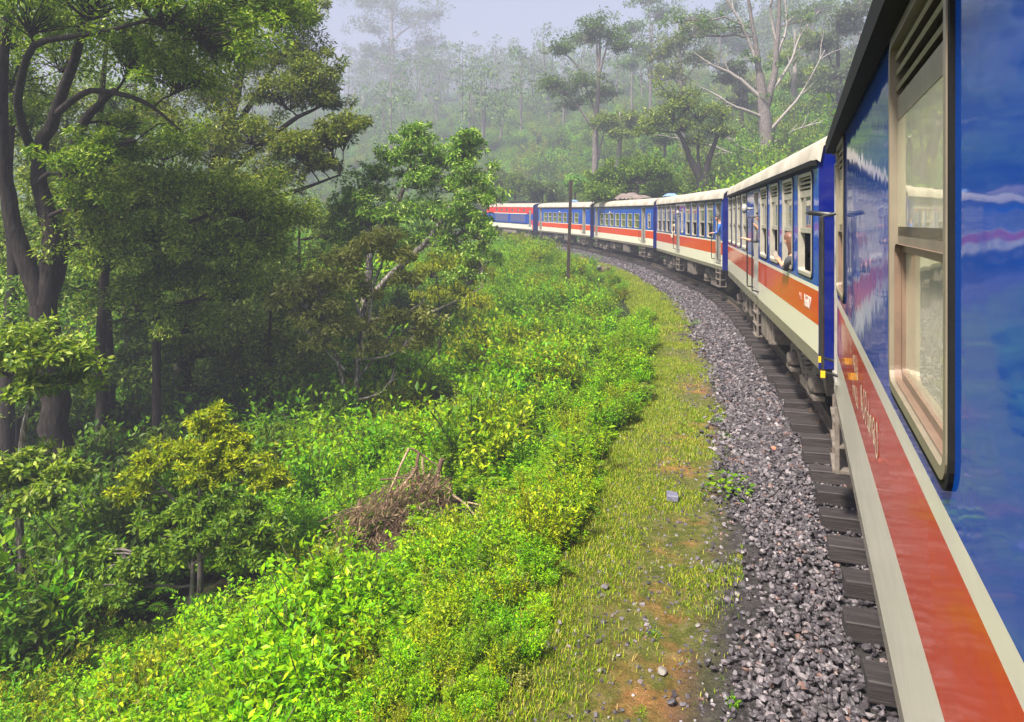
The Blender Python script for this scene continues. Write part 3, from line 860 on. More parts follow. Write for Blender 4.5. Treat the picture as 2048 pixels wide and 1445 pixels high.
# lettering on the coaches
LETTER = text_mesh('16587', .23, M['white'], 'number')
lo = obj('number', LETTER, c2, (-HALF - .004, Y2(.95), 1.64), (math.radians(90), 0, math.radians(-90)))
lo.scale = (.85, 1.0, 1); lo['label'] = 'white painted number 16587'
sm = text_mesh('M E', .12, simple('faded_pink_lettering', (.70, .36, .28), (.62, .30, .22), .5), 'lettering')
obj('lettering', sm, c2, (-HALF - .004, Y2(1.30), 1.70), (math.radians(90), 0, math.radians(-90)))
for body_, z_ in (('AB', 2.30), ('3N', 2.18)):
    obj('lettering', text_mesh(body_, .085, M['white'], 'lettering'), c2, (-1.22, -L2 / 2 - .006, z_), (math.radians(90), 0, 0))
# rounded script along the stripe of the near coach (drawn stroke by stroke)
def arc_(cx, cy, r, a0, a1, n=10, sy=1.0): 
    return [(cx + r * math.cos(math.radians(a0 + (a1 - a0) * k / n)), cy + sy * r * math.sin(math.radians(a0 + (a1 - a0) * k / n))) for k in range(n + 1)]
GLY = [
    [arc_(.3, .35, .28, -30, 260), arc_(.45, .5, .14, 0, 360)],
    [arc_(.35, .3, .3, 160, 400), [(.58, .3), (.6, .75)], arc_(.5, .78, .1, 0, 300)],
    [arc_(.25, .3, .22, 60, 380), arc_(.62, .3, .22, 120, -200), [(.4, .55), (.42, .9)]],
    [arc_(.4, .42, .36, 200, -60), arc_(.4, .3, .15, 0, 360)],
    [arc_(.3, .25, .22, 0, 300), [(.5, .25), (.5, .8)], arc_(.35, .8, .15, 0, 190)],
    [arc_(.3, .5, .3, 90, 330), arc_(.55, .3, .2, 180, -150), arc_(.3, .62, .1, 0, 360)],
]
def script(seq, h):
    mb = MB(); x = 0
    for g in seq:
        for st in GLY[g]:
            p = np.array([(0, (x + a * .95) * h, b * h * 1.15) for a, b in st])
            w = h * .055
            d = np.gradient(p, axis=0); d /= np.linalg.norm(d, axis=1, keepdims=True) + 1e-9
            q = np.stack([np.zeros(len(p)), -d[:, 2], d[:, 1]], 1) * w
            V = np.concatenate([p - q, p + q]); k = len(p)
            V[:, 1] *= -1
            mb.add(V, [(a, a + 1, k + a + 1, k + a) for a in range(k - 1)])
        x += .88
    return mb, x * h
M['script'] = simple('cream_lettering', (.72, .60, .42), (.66, .54, .38), .5)
for seq, hgt, a, z_, nm in (((0, 3, 1, 2), .13, 11.45, 1.775, 'lettering'), ((4, 0, 5, 1, 2), .11, 11.48, 1.60, 'lettering'), ((5, 1, 4, 2, 0, 3, 1), .16, 10.80, 1.66, 'lettering')):
    mb, wd = script(seq, hgt)
    mb.build('lettering', M['script'], c1, (-HALF - .004, Y1(a), z_))
# yellow tips on the end rails of the near coach
for a in (13.52, 14.30):
    mb = MB(); mb.box(-.15, -.11, -.02, .02, 1.28, 1.34); mb.build('rail_tip', M['yellow'], c1, (-HALF, Y1(a), 0))
mb = MB(); mb.tube([(-.02, 0, 2.84), (-.24, .0, 2.86), (-.26, .25, 2.86), (-.02, .27, 2.84)], .022, 8); mb.build('grab_bar', M['black'], c1, (-HALF, Y1(13.9), 0))
mb = MB(); mb.cyl((0, 0, -.25), (0, 0, .25), .03, sides=8); mb.tube([(0, 0, .25), (-.02, 0, .5), (.02, 0, .72)], .022, 8)
mb.build('brake_rod', simple('rusty_pipe', (.30, .17, .10), (.22, .12, .08), .6), c1, (-HALF + .12, Y1(10.35), .55)).rotation_euler = (math.radians(78), 0, 0)

# ------------------------------------------------------------------ locomotive
def locomotive():
    nl, hd, L = COACH[5]; h, r = rot2(hd); mid = nl + h * L / 2 + r * HALF
    s0, _ = st_of([mid[0]], [mid[1]]); za, zb_ = railz(s0 - L / 2)[0], railz(s0 + L / 2)[0]
    rt = empty('locomotive', (mid[0], mid[1], (za + zb_) / 2), (math.atan2(zb_ - za, L), 0, -math.radians(hd)))
    tag(rt, 'red and blue diesel locomotive pulling the train, half hidden by the tree', 'locomotive')
    mb = MB()
    holes = [(-L / 2 + .55, -L / 2 + 1.15, 1.35, 3.2)] + [(-L / 2 + 2.3 + k * 1.75, -L / 2 + 2.85 + k * 1.75, 2.95, 3.32) for k in range(6)]
    mats = [M['blue'], M['cream'], M['red'], M['skirt'], M['deepblue']]
    side_wall(mb, -HALF, L, holes, [.98, 1.1, 1.6, 1.95, 2.75, 3.5], [3, 1, 0, 0, 2])
    side_wall(mb, HALF, L, holes, [.98, 1.1, 1.6, 1.95, 2.75, 3.5], [3, 1, 0, 0, 2], True)
    pr = roof_profile(HALF, 3.5, .45)
    for sy in (-1, 1):
        V = [(-HALF, sy * L / 2, .98), (HALF, sy * L / 2, .98)] + [(x, sy * L / 2, z) for x, z in pr]
        f = tuple(range(len(V))); mb.add(V, [f if sy < 0 else f[::-1]], 4)
    mb.build('body', mats, rt)
    mb = MB(); pr2 = roof_profile(HALF + .03, 3.495, .47); n = len(pr2)
    V = [(x, y, z) for y in (-L / 2, L / 2) for x, z in pr2]; mb.add(V, [(k, k + 1, n + k + 1, n + k) for k in range(n - 1)], 0, True)
    rf = mb.build('roof', M['roof'], rt)
    for a in (3.5, 6.0, 9.5): 
        mb = MB(); mb.box(-.5, .5, -.5, .5, 0, .22); mb.box(-.42, .42, -.42, .42, .22, .3); mb.build('exhaust_hatch', M['black'], rt, (0, -L / 2 + a, 3.93))
    # raised blue side panels with white top rail
    for a, b in ((1.7, 6.6), (6.9, 11.8)):
        mb = MB(); mb.box(-HALF - .10, -HALF - .002, -L / 2 + a, -L / 2 + b, 1.72, 2.72, 0)
        mb.box(-HALF - .115, -HALF - .101, -L / 2 + a + .35, -L / 2 + b - .25, 1.86, 2.60, 1)
        po = mb.build('side_panel', [M['blue'], simple('slate_blue_mesh', (.05, .06, .16), (.08, .09, .20), .5, 30)], rt)
        mb = MB(); mb.box(-HALF - .13, -HALF, -L / 2 + a - .05, -L / 2 + b + .05, 2.722, 2.80); mb.build('panel_cap', M['cream'], po)
    for k in range(6):
        y = -L / 2 + 2.3 + k * 1.75
        mb = MB(); mb.add([(.03, 0, 0), (.03, .55, 0), (.03, .55, .37), (.03, 0, .37)], [(3, 2, 1, 0)]); mb.build('window', M['glass'], rt, (-HALF, y, 2.95))
    mb = MB(); mb.box(.04, .08, .0, .6, 0, 1.85); mb.build('door', M['alu'], rt, (-HALF, -L / 2 + .55, 1.35))
    for y in (.45, 1.25): obj('handrail', HANDRAIL, rt, (-HALF, -L / 2 + y, .1))
    obj('door_steps', LADDER, rt, (-HALF + .14, -L / 2 + .85, .98))
    # red slanting flash at the cab
    mb = MB(); V = [(-HALF - .004, -L / 2 + .05, 1.12), (-HALF - .004, -L / 2 + .05, 2.1), (-HALF - .004, -L / 2 + .5, 2.1), (-HALF - .004, -L / 2 + .22, 1.12)]
    mb.add(V, [(0, 1, 2, 3)]); mb.build('stripe', M['red'], rt)
    mb = MB(); mb.lathe((-1.0, -2.4, .62), (0, 1, 0), [(0, 0), (.3, .02), (.34, .1), (.34, 4.0), (.3, 4.08), (0, 4.1)], 14); mb.build('fuel_tank', M['bogie'], rt)
    mb = MB(); mb.box(-1.2, 1.2, -L / 2 + .1, L / 2 - .1, .85, .975); mb.build('underframe', M['under'], rt)
    for yb in (-L / 2 + 2.6, L / 2 - 2.6):
        bo = obj('bogie', BOGIE, rt, (0, yb, 0))
        for y in (-.95, .95):
            for sx in (-1, 1):
                obj('wheel', WHEEL, bo, (sx * .80, y, .457), (0, 0, 0 if sx < 0 else math.pi)); obj('axle_box', ABOX, bo, (sx * 1.06, y, .46), (0, 0, 0 if sx < 0 else math.pi))
    return rt
locomotive()
# ------------------------------------------------------------------ foliage
G = lambda *c: c
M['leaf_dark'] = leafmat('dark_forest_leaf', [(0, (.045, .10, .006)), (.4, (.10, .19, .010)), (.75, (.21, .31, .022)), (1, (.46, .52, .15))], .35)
M['leaf_mid'] = leafmat('olive_leaf', [(0, (.045, .10, .003)), (.45, (.12, .205, .006)), (.8, (.25, .335, .015)), (1, (.46, .51, .12))], .38)
M['leaf_yellow'] = leafmat('yellow_green_leaf', [(0, (.08, .13, .002)), (.45, (.20, .27, .002)), (.8, (.37, .41, .004)), (1, (.52, .50, .02))], .42)
M['leaf_lime'] = leafmat('lime_shrub_leaf', [(0, (.055, .16, .001)), (.4, (.145, .33, .001)), (.8, (.28, .47, .002)), (1, (.46, .57, .008))], .45)
M['leaf_fern'] = leafmat('fern_leaf', [(0, (.07, .17, .001)), (.5, (.20, .36, .001)), (1, (.42, .52, .004))], .45)
M['leaf_green'] = leafmat('fresh_green_leaf', [(0, (.04, .13, .002)), (.5, (.12, .28, .002)), (1, (.28, .46, .004))], .42)
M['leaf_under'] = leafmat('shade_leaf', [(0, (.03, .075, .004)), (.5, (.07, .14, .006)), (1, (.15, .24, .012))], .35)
M['leaf_gum'] = leafmat('gum_tree_leaf', [(0, (.03, .075, .010)), (.5, (.075, .145, .016)), (1, (.17, .25, .03))], .3)
M['leaf_grey'] = leafmat('grey_green_leaf', [(0, (.04, .06, .03)), (.5, (.08, .11, .05)), (1, (.15, .18, .08))], .3)
M['leaf_scrag'] = leafmat('olive_yellow_leaf', [(0, (.08, .10, .012)), (.45, (.18, .19, .025)), (.8, (.31, .29, .06)), (1, (.46, .43, .18))], .35)
M['leaf_bush'] = leafmat('bush_leaf', [(0, (.035, .11, .004)), (.5, (.10, .22, .008)), (1, (.24, .36, .02))], .35)
M['dead'] = leafmat('dead_leaf', [(0, (.06, .038, .020)), (.5, (.16, .095, .05)), (1, (.34, .24, .14))], .25)
def bark(name, a, b, c, scale=3):
    t = NT(name); co = t.coords()
    mp = t.n('ShaderNodeMapping'); mp.inputs['Scale'].default_value = (5, 5, 1.0); t.l(co, mp.inputs[0])
    n = t.noise(scale, 6, .65, mp.outputs[0])
    r = t.ramp(n, [(.3, a), (.5, b), (.7, c)])
    p = t.n('ShaderNodeBsdfPrincipled'); p.inputs['Roughness'].default_value = .9; p.inputs['Specular IOR Level'].default_value = .2
    t.l(r.outputs[0], p.inputs['Base Color']); t.l(t.bump(n, .8, .05), p.inputs['Normal'])
    return t.done(p.outputs[0])
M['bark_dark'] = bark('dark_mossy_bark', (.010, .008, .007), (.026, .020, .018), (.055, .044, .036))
M['bark_grey'] = bark('grey_brown_bark', (.07, .055, .05), (.15, .125, .115), (.27, .24, .22))
M['bark_pale'] = bark('pale_gum_bark', (.16, .13, .115), (.30, .26, .235), (.46, .42, .375))
M['bark_spot'] = bark('lichen_spotted_bark', (.03, .025, .02), (.10, .085, .07), (.55, .52, .46), 5)

def unit(v): return v / (np.linalg.norm(v, axis=-1, keepdims=True) + 1e-9)
def add_leaves(mb, pos, direc, ln, wd, r, mat=0, flop=.7):
    """folded pointed leaves: two triangles hinged on the midrib"""
    n = len(pos)
    up = unit(np.stack([r.normal(0, flop, n), r.normal(0, flop, n), np.ones(n)], 1))
    side = unit(np.cross(direc, up)); nrm = np.cross(side, direc)
    ln = np.broadcast_to(ln, (n,))[:, None]; wd = np.broadcast_to(wd, (n,))[:, None]
    b = pos; tip = pos + direc * ln
    mid = pos + direc * ln * .45
    lf = mid + side * wd * .5 + nrm * wd * .14; rt = mid - side * wd * .5 + nrm * wd * .14
    V = np.stack([b, rt, tip, lf], 1).reshape(-1, 3)
    F = np.array([[0, 1, 2], [0, 2, 3]])[None] + (np.arange(n) * 4)[:, None, None]
    mb.add(V, F.reshape(-1, 3), mat)
def curve_pts(a, b, r, n=6, sag=0, wig=.08):
    a = np.asarray(a, float); b = np.asarray(b, float); L = np.linalg.norm(b - a)
    t = np.linspace(0, 1, n)[:, None]
    p = a + (b - a) * t
    w = r.normal(0, wig * L, (n, 3)); w[0] = 0; w[-1] = 0
    w = np.cumsum(w, 0) * .35; w -= t * w[-1]
    p = p + w; p[:, 2] += sag * L * np.sin(np.pi * t[:, 0])
    return p

def tree(name, label, cat, stems, clumps, leaf, barkm, seed, leaf_len=.14, leaf_wd=.05, tufts=14, per=34, twig=.012, group=None, bare=None, droop=.25, bare_mat=None, tuft_r=.34, bias=-.25, detached=()):
    """stems: list of (points Nx3, radii N); clumps: list of (centre, radius or (rx,ry,rz)[, density]);
    bare: list of (points, radii) leafless limbs. World coordinates; returns the root Empty."""
    r = np.random.default_rng(seed)
    base = np.asarray(stems[0][0][0], float)
    root = empty(name, tuple(base)); tag(root, label, cat, group)
    tm = MB(); lm = MB()
    nodes = []; rads = []
    for pts, rad in stems:
        pts = np.asarray(pts, float) - base
        # resample smoothly
        k = len(pts); tt = np.linspace(0, k - 1, (k - 1) * 4 + 1)
        q = np.stack([np.interp(tt, np.arange(k), pts[:, c]) for c in range(3)], 1); rr = np.interp(tt, np.arange(k), rad)
        for _ in range(2): q[1:-1] = .25 * q[:-2] + .5 * q[1:-1] + .25 * q[2:]
        q[1:-1] += r.normal(0, .12, (len(q) - 2, 3)) * rr[1:-1, None]
        tm.tube(q, rr, 9)
        nodes.append(q); rads.append(rr)
    for pts, rad in (bare or []):
        pts = np.asarray(pts, float) - base
        k = len(pts); tt = np.linspace(0, k - 1, (k - 1) * 4 + 1)
        q = np.stack([np.interp(tt, np.arange(k), pts[:, c]) for c in range(3)], 1); rr = np.interp(tt, np.arange(k), rad)
        for _ in range(2): q[1:-1] = .25 * q[:-2] + .5 * q[1:-1] + .25 * q[2:]
        q[1:-1] += r.normal(0, .3, (len(q) - 2, 3)) * rr[1:-1, None]
        tm.tube(q, rr, 6, 1)
        # side twigs
        for _ in range(5):
            a = q[r.integers(len(q) // 3, len(q))]
            L = np.linalg.norm(q[-1] - q[0]) * r.uniform(.15, .35)
            d = unit(unit(q[-1] - q[0]) + r.normal(0, .55, 3) + np.array([0, 0, .3]))
            tm.tube(curve_pts(a, a + d * L, r, 5), np.linspace(rr[-1] * 1.3, rr[-1] * .4, 5), 4, 1, cap=False)
    N = np.concatenate(nodes); R = np.concatenate(rads)
    LP, LD = [], []
    for cl in clumps:
        c = np.asarray(cl[0], float) - base; rad = np.asarray(cl[1], float) * np.ones(3); dens = cl[2] if len(cl) > 2 else 1.0
        # limb from the nearest suitable stem node below the clump
        cost = np.linalg.norm(N - c, axis=1) + .8 * np.maximum(N[:, 2] - (c[2] - .2 * rad[2]), 0)
        i = int(np.argmin(cost)); d0 = np.linalg.norm(N[i] - c)
        br = min(R[i] * .6, .02 + .022 * d0)
        core = c - np.array([0, 0, .35 * rad[2]])
        limb = curve_pts(N[i], core, r, 7, .06)
        tm.tube(limb, np.linspace(br, max(br * .45, twig * 1.4), 7), 6, 0, cap=False)
        nt = max(4, int(tufts * dens))
        d = unit(r.normal(size=(nt * 3, 3))); d = d[d[:, 2] > bias][:nt]
        tc = c + d * rad * np.where(r.random((len(d), 1)) < .22, r.uniform(1.0, 1.45, (len(d), 1)), r.uniform(.3, 1.0, (len(d), 1)))
        for k, q in enumerate(tc):
            a = limb[r.integers(3, 7)]
            tm.tube(curve_pts(a, q, r, 5, .04), np.linspace(twig * 1.5, twig * .5, 5), 4, 0, cap=False)
        m = per
        tr = tuft_r * rad.mean()
        off = r.normal(0, 1, (len(tc), m, 3)); off *= (r.uniform(0, 1, (len(tc), m, 1)) ** .4) / (np.linalg.norm(off, axis=2, keepdims=True) + 1e-9)
        off[..., 2] *= .8
        LP.append((tc[:, None] + off * tr * r.uniform(.55, 1.35, (len(tc), 1, 1))).reshape(-1, 3))
        dd = unit(off * np.array([1, 1, .6]) + r.normal(0, .45, off.shape) + np.array([0, 0, -droop])).reshape(-1, 3)
        LD.append(dd)
    LP = np.concatenate(LP); LD = np.concatenate(LD); n = len(LP)
    ln = leaf_len * r.uniform(.65, 1.35, n)
    add_leaves(lm, LP, LD, ln, leaf_wd * ln / leaf_len * r.uniform(.8, 1.2, n), r)
    tm.build('trunk', [barkm, bare_mat or M['bark_pale']], root)
    lm.build('crown', leaf, root)
    return root
def gz(x, y): return float(ground_z([x], [y])[0])
def foot(u, F, dz=-.15):
    x = (u - 1024) / FPX * F
    return np.array([x, F, gz(x, F) + dz])
def C(u, v, F, rpx, flat=.8, dens=1.0):
    r_m = rpx / FPX * F
    return (P(u, v, F), (r_m, r_m, r_m * flat), dens)

# ------------------------------------------------------------------ the near-left wood
# T1: big dark multi-stemmed tree
b = foot(140, 17.5)
tree('spreading_tree', 'huge dark tree with forked black trunks at the left edge', 'tree',
    [([b, P(118, 900, 17.5), P(95, 720, 17.3), P(85, 610, 17.2)], [.42, .34, .31, .30]),
     ([P(85, 620, 17.2), P(35, 480, 17), P(5, 360, 16.8), P(0, 160, 16.5), P(25, -60, 16)], [.24, .19, .17, .14, .09]),
     ([P(88, 610, 17.2), P(105, 470, 17.4), P(70, 330, 17.3), P(110, 230, 17), P(150, 120, 16.6), P(180, -40, 16)], [.25, .21, .17, .14, .11, .07]),
     ([P(92, 620, 17.2), P(125, 500, 18), P(118, 380, 18.3), P(165, 240, 18), P(230, 180, 17.6)], [.22, .19, .16, .12, .07]),
     ([P(70, 320, 17.3), P(30, 210, 16), P(60, 80, 15), P(190, 70, 14.6), P(330, 30, 14.2)], [.11, .09, .07, .05, .03]),
     ([P(110, 230, 17), P(180, 175, 16.2), P(290, 200, 15.8), P(360, 260, 15.6)], [.09, .07, .05, .02]),
     ([foot(205, 20), P(200, 700, 20), P(212, 480, 20), P(196, 260, 20), P(215, 60, 20)], [.17, .15, .13, .10, .05]),
     ([foot(15, 19), P(12, 760, 19), P(28, 560, 19), P(12, 330, 19), P(40, 120, 19)], [.2, .17, .15, .11, .06])],
    [C(150, 330, 16, 60, .8, .8), C(215, 310, 16, 60), C(190, 400, 16.5, 55, .8, .8), C(60, 700, 15.5, 50, .7, .7), C(60, 30, 15, 120), C(190, -10, 15, 120), C(330, 30, 14.5, 110), C(430, 90, 15, 100), C(260, 110, 16, 90), C(120, 120, 17.5, 90, .8, .7),
     C(370, 150, 16, 90), C(20, 160, 18, 90, .8, .8), C(250, 250, 19, 70, .7, .6), C(60, 250, 19, 70, .8, .6), C(460, 10, 16, 110), C(560, 30, 17, 90), C(330, 300, 18, 80, .7, .6), C(180, 40, 18, 120), C(20, 70, 18, 100)],
    M['leaf_mid'], M['bark_dark'], 21, .125, .046, 32, 120)
# T2: broad tree behind, lobes against the sky
b = foot(365, 27)
tree('broad_crown_tree', 'tall olive-green tree whose lobed crown stands against the mist', 'tree',
    [([b, P(362, 780, 27), P(375, 560, 27), P(420, 380, 27), P(470, 200, 27), P(500, 20, 27)], [.42, .36, .32, .26, .18, .09]),
     ([P(420, 380, 27), P(520, 290, 26.5), P(600, 230, 26), P(650, 210, 26)], [.17, .12, .08, .04]),
     ([P(400, 450, 27), P(500, 410, 26), P(600, 380, 25.5), P(680, 350, 25.2)], [.16, .11, .07, .03]),
     ([P(440, 300, 27), P(520, 180, 27.5), P(580, 80, 27.5)], [.15, .10, .05])],
    [C(545, 40, 27, 70), C(600, 30, 27, 45), C(590, 110, 27, 60), C(630, 165, 26, 55), C(560, 190, 26, 70), C(650, 205, 26, 40), C(690, 262, 25.5, 42, .6), C(655, 285, 25.5, 45, .6), C(600, 300, 25, 55, .7),
     C(480, 120, 27, 80), C(430, 200, 27, 80), C(500, 270, 26, 70), C(420, 310, 26, 80), C(340, 250, 26, 80), C(530, 360, 25, 70), C(470, 400, 24, 70), C(560, 440, 25, 60), C(400, 60, 27, 80), C(330, 130, 27, 80), C(640, 330, 25.2, 35, .6)],
    M['leaf_mid'], M['bark_dark'], 22, .155, .056, 32, 115)
# T3: drooping mid-height tree in front
b = foot(312, 19)
tree('understory_tree', 'dense mid-height tree with a thin straight trunk beside the huge dark tree', 'tree',
    [([b, P(312, 800, 19), P(315, 620, 19), P(312, 470, 19), P(330, 380, 19)], [.13, .12, .10, .08, .05]),
     ([P(60, 520, 17.5), P(200, 480, 18), P(330, 460, 18), P(420, 430, 18), P(470, 400, 18)], [.10, .08, .06, .04, .02])],
    [C(330, 370, 19, 90), C(250, 400, 18.5, 90), C(410, 400, 18.5, 90), C(500, 420, 19, 80), C(180, 440, 18, 80), C(300, 470, 18, 80), C(420, 490, 18.5, 80), C(520, 500, 19, 75), C(560, 430, 20, 60), C(220, 520, 18, 80), C(350, 560, 19, 80), C(470, 580, 19, 80), C(250, 610, 18.5, 70, .8, .7), C(390, 650, 19, 70, .8, .6), C(130, 400, 18.5, 70)],
    M['leaf_mid'], M['bark_dark'], 23, .12, .045, 32, 120)
# T4: darker trees inside the wood
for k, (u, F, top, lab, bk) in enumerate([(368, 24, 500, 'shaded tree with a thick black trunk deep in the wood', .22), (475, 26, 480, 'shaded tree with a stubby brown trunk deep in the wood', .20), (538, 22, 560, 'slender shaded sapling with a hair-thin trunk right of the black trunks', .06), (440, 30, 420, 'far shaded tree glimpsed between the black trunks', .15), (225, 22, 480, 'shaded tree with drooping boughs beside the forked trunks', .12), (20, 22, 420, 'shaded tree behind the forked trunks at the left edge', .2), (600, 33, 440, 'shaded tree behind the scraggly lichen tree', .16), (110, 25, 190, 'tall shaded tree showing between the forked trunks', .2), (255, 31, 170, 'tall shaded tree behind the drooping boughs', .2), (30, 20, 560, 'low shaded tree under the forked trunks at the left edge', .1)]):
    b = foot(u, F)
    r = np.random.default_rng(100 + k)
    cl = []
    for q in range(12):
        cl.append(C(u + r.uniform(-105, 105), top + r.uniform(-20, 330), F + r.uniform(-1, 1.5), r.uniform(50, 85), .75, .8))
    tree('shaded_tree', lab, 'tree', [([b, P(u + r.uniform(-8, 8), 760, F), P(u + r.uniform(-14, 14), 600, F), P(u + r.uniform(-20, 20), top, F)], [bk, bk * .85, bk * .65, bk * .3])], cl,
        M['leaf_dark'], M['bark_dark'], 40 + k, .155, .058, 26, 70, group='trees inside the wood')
# T5: the dark evergreen in the middle
b = foot(728, 26)
tree('twin_stem_tree', 'dark glossy twin-stemmed tree standing in the middle of the slope', 'tree',
    [([b, P(728, 620, 26), P(738, 560, 26), P(742, 480, 26), P(800, 400, 26), P(830, 300, 26)], [.22, .20, .15, .13, .10, .05]),
     ([P(728, 620, 26), P(770, 560, 25.6), P(850, 490, 25.4), P(900, 420, 25.4), P(930, 340, 25.5)], [.17, .13, .11, .09, .04]),
     ([P(742, 480, 26), P(730, 420, 26.5), P(715, 360, 27)], [.10, .08, .04]),
     ([P(735, 640, 25.5), P(830, 640, 24.8), P(920, 600, 24.4), P(965, 575, 24.2)], [.09, .07, .045, .02])],
    [C(832, 266, 26, 22, 1.1), C(938, 286, 25.5, 20, 1.2), C(830, 298, 26, 38, .9), C(790, 315, 26, 40), C(870, 320, 26, 45), C(922, 310, 25.5, 34, 1.1), C(945, 355, 25.5, 45), C(965, 395, 25.3, 42), C(900, 370, 25.5, 55), C(840, 365, 26, 55), C(760, 350, 26.5, 35), C(735, 385, 26.5, 50), C(700, 410, 27, 42), C(690, 450, 27, 38), C(740, 440, 26.5, 50), C(800, 430, 26, 55), C(870, 430, 25.5, 60), C(935, 440, 25.3, 50), C(960, 470, 25, 36), C(840, 480, 26, 45, .8, .7), C(900, 490, 25.3, 42, .8, .7), C(960, 520, 24.8, 40, .8, .8), C(700, 490, 26.5, 42), C(780, 500, 26, 40, .8, .7), C(930, 550, 24.6, 36, .7, .6)],
    M['leaf_dark'], M['bark_spot'], 24, .16, .058, 26, 62, droop=.3, tuft_r=.28)
tree('weeping_shrub', 'feathery yellow-green shrub under the dark twin-stemmed tree', 'shrub',
    [([foot(880, 25), P(880, 600, 25), P(870, 540, 25)], [.06, .04, .02])],
    [C(860, 540, 25.2, 42, 1.1), C(905, 545, 25, 40, 1.1), C(880, 590, 24.8, 40), C(930, 590, 24.4, 30), C(950, 545, 24.8, 30), C(960, 610, 24, 30)],
    M['leaf_yellow'], M['bark_dark'], 25, .16, .035, 18, 44, droop=.9)
# T6: scraggly lichen-barked tree in front
b = foot(708, 19.5)
tree('scraggly_tree', 'scraggly half-bare tree with pale lichen-spotted branches', 'tree',
    [([b, P(712, 800, 19.5), P(718, 700, 19.5), P(725, 620, 19.5), P(760, 540, 19.5), P(770, 500, 19.5)], [.10, .09, .075, .06, .04, .02]),
     ([b + np.array([-.2, .1, 0]), P(690, 790, 19.3), P(682, 740, 19.2), P(660, 680, 19), P(620, 640, 18.8)], [.07, .06, .05, .04, .02]),
     ([P(714, 760, 19.5), P(770, 690, 19.2), P(800, 640, 19), P(850, 600, 19)], [.05, .04, .03, .015])],
    [C(770, 485, 19.5, 45, .6), C(730, 500, 19.6, 40, .6), C(800, 510, 19.4, 35, .6), C(700, 560, 19.3, 35, .6), C(640, 570, 19, 40, .6), C(600, 590, 18.9, 38, .6), C(660, 620, 19, 35, .6, .7), C(740, 590, 19.6, 35, .6, .7), C(720, 655, 19.2, 38, .5, .8), C(790, 640, 19, 38, .5, .8), C(845, 635, 19, 36, .5, .8), C(670, 660, 19, 34, .5, .7), C(600, 640, 18.8, 34, .6, .8), C(830, 690, 19, 28, .5, .6), C(570, 610, 18.8, 30, .6), C(690, 520, 19.5, 34, .6), C(820, 560, 19.4, 30, .6), C(640, 690, 19, 34, .6, .7), C(750, 700, 19.2, 30, .6, .6), C(860, 665, 19, 26, .5)],
    M['leaf_scrag'], M['bark_spot'], 26, .14, .054, 20, 52,
    bare=[([P(690, 740, 19.2), P(640, 690, 19), P(605, 650, 18.8)], [.035, .025, .01]), ([P(725, 640, 19.5), P(700, 580, 19.4), P(665, 540, 19.3)], [.03, .02, .008]), ([P(716, 720, 19.4), P(780, 715, 19), P(830, 670, 18.8)], [.035, .025, .01]), ([P(718, 700, 19.5), P(740, 640, 19.3), P(745, 590, 19.3)], [.03, .02, .008]), ([P(712, 800, 19.4), P(760, 790, 19), P(790, 750, 18.9)], [.035, .025, .012])])
# left-edge small trees with pale spotted trunks
b = foot(42, 11.5)
tree('pale_trunk_sapling', 'small tree with a white-spotted trunk at the lower left edge', 'tree',
    [([b, P(45, 1120, 11.5), P(36, 1000, 11.5), P(45, 860, 11.5), P(75, 740, 11.5)], [.085, .07, .06, .045, .02]),
     ([P(40, 1150, 11.5), P(5, 1080, 11.3), P(-30, 1000, 11.2)], [.05, .04, .02])],
    [C(60, 690, 11.5, 70, .6), C(110, 720, 11.4, 60, .5), C(10, 740, 11.5, 60, .6), C(60, 780, 11.4, 45, .5, .6), C(50, 930, 11.3, 60, .5), C(110, 960, 11.2, 55, .5), C(5, 960, 11.3, 55, .6), C(70, 1010, 11.3, 40, .5, .6), C(150, 760, 12, 50, .5, .7)],
    M['leaf_mid'], M['bark_spot'], 27, .12, .052, 20, 60)
# yellow-topped sapling
b = foot(400, 11.2)
tree('yellow_top_sapling', 'bushy sapling with bright yellow-green top leaves in front of the wood', 'shrub',
    [([b, P(402, 1080, 11.2), P(398, 960, 11.2), P(410, 850, 11.2)], [.05, .045, .035, .015]),
     ([P(400, 1060, 11.2), P(330, 980, 11), P(280, 940, 10.9)], [.03, .022, .01]), ([P(400, 1040, 11.2), P(480, 960, 11), P(540, 960, 11)], [.03, .022, .01])],
    [C(410, 855, 11.2, 38, .9), C(450, 890, 11.2, 40, .8), C(360, 910, 11.1, 40, .8), C(480, 930, 11.1, 40, .7), C(300, 945, 11, 42, .7), C(545, 965, 11, 34, .7), C(265, 990, 11, 34, .7), C(420, 950, 11, 50, .8)],
    M['leaf_yellow'], M['bark_grey'], 28, .085, .036, 24, 70, droop=.1, tuft_r=.28)
b = foot(380, 10.4)
tree('olive_sapling', 'dull olive sapling below the yellow-topped one', 'shrub',
    [([b, P(385, 1130, 10.4), P(400, 1020, 10.5)], [.04, .03, .012]), ([P(385, 1140, 10.4), P(320, 1060, 10.3)], [.025, .01]), ([P(385, 1130, 10.4), P(470, 1060, 10.4)], [.025, .01])],
    [C(400, 1020, 10.6, 55, .7), C(330, 1060, 10.4, 50, .7), C(470, 1040, 10.6, 50, .7), C(400, 1090, 10.3, 55, .7), C(300, 1120, 10.2, 45, .6), C(480, 1110, 10.3, 45, .6), C(530, 1060, 10.6, 40, .6), C(250, 1180, 10, 45, .6), C(200, 1120, 10.4, 40, .6)],
    M['leaf_bush'], M['bark_grey'], 29, .085, .036, 24, 70, droop=.15, tuft_r=.28)

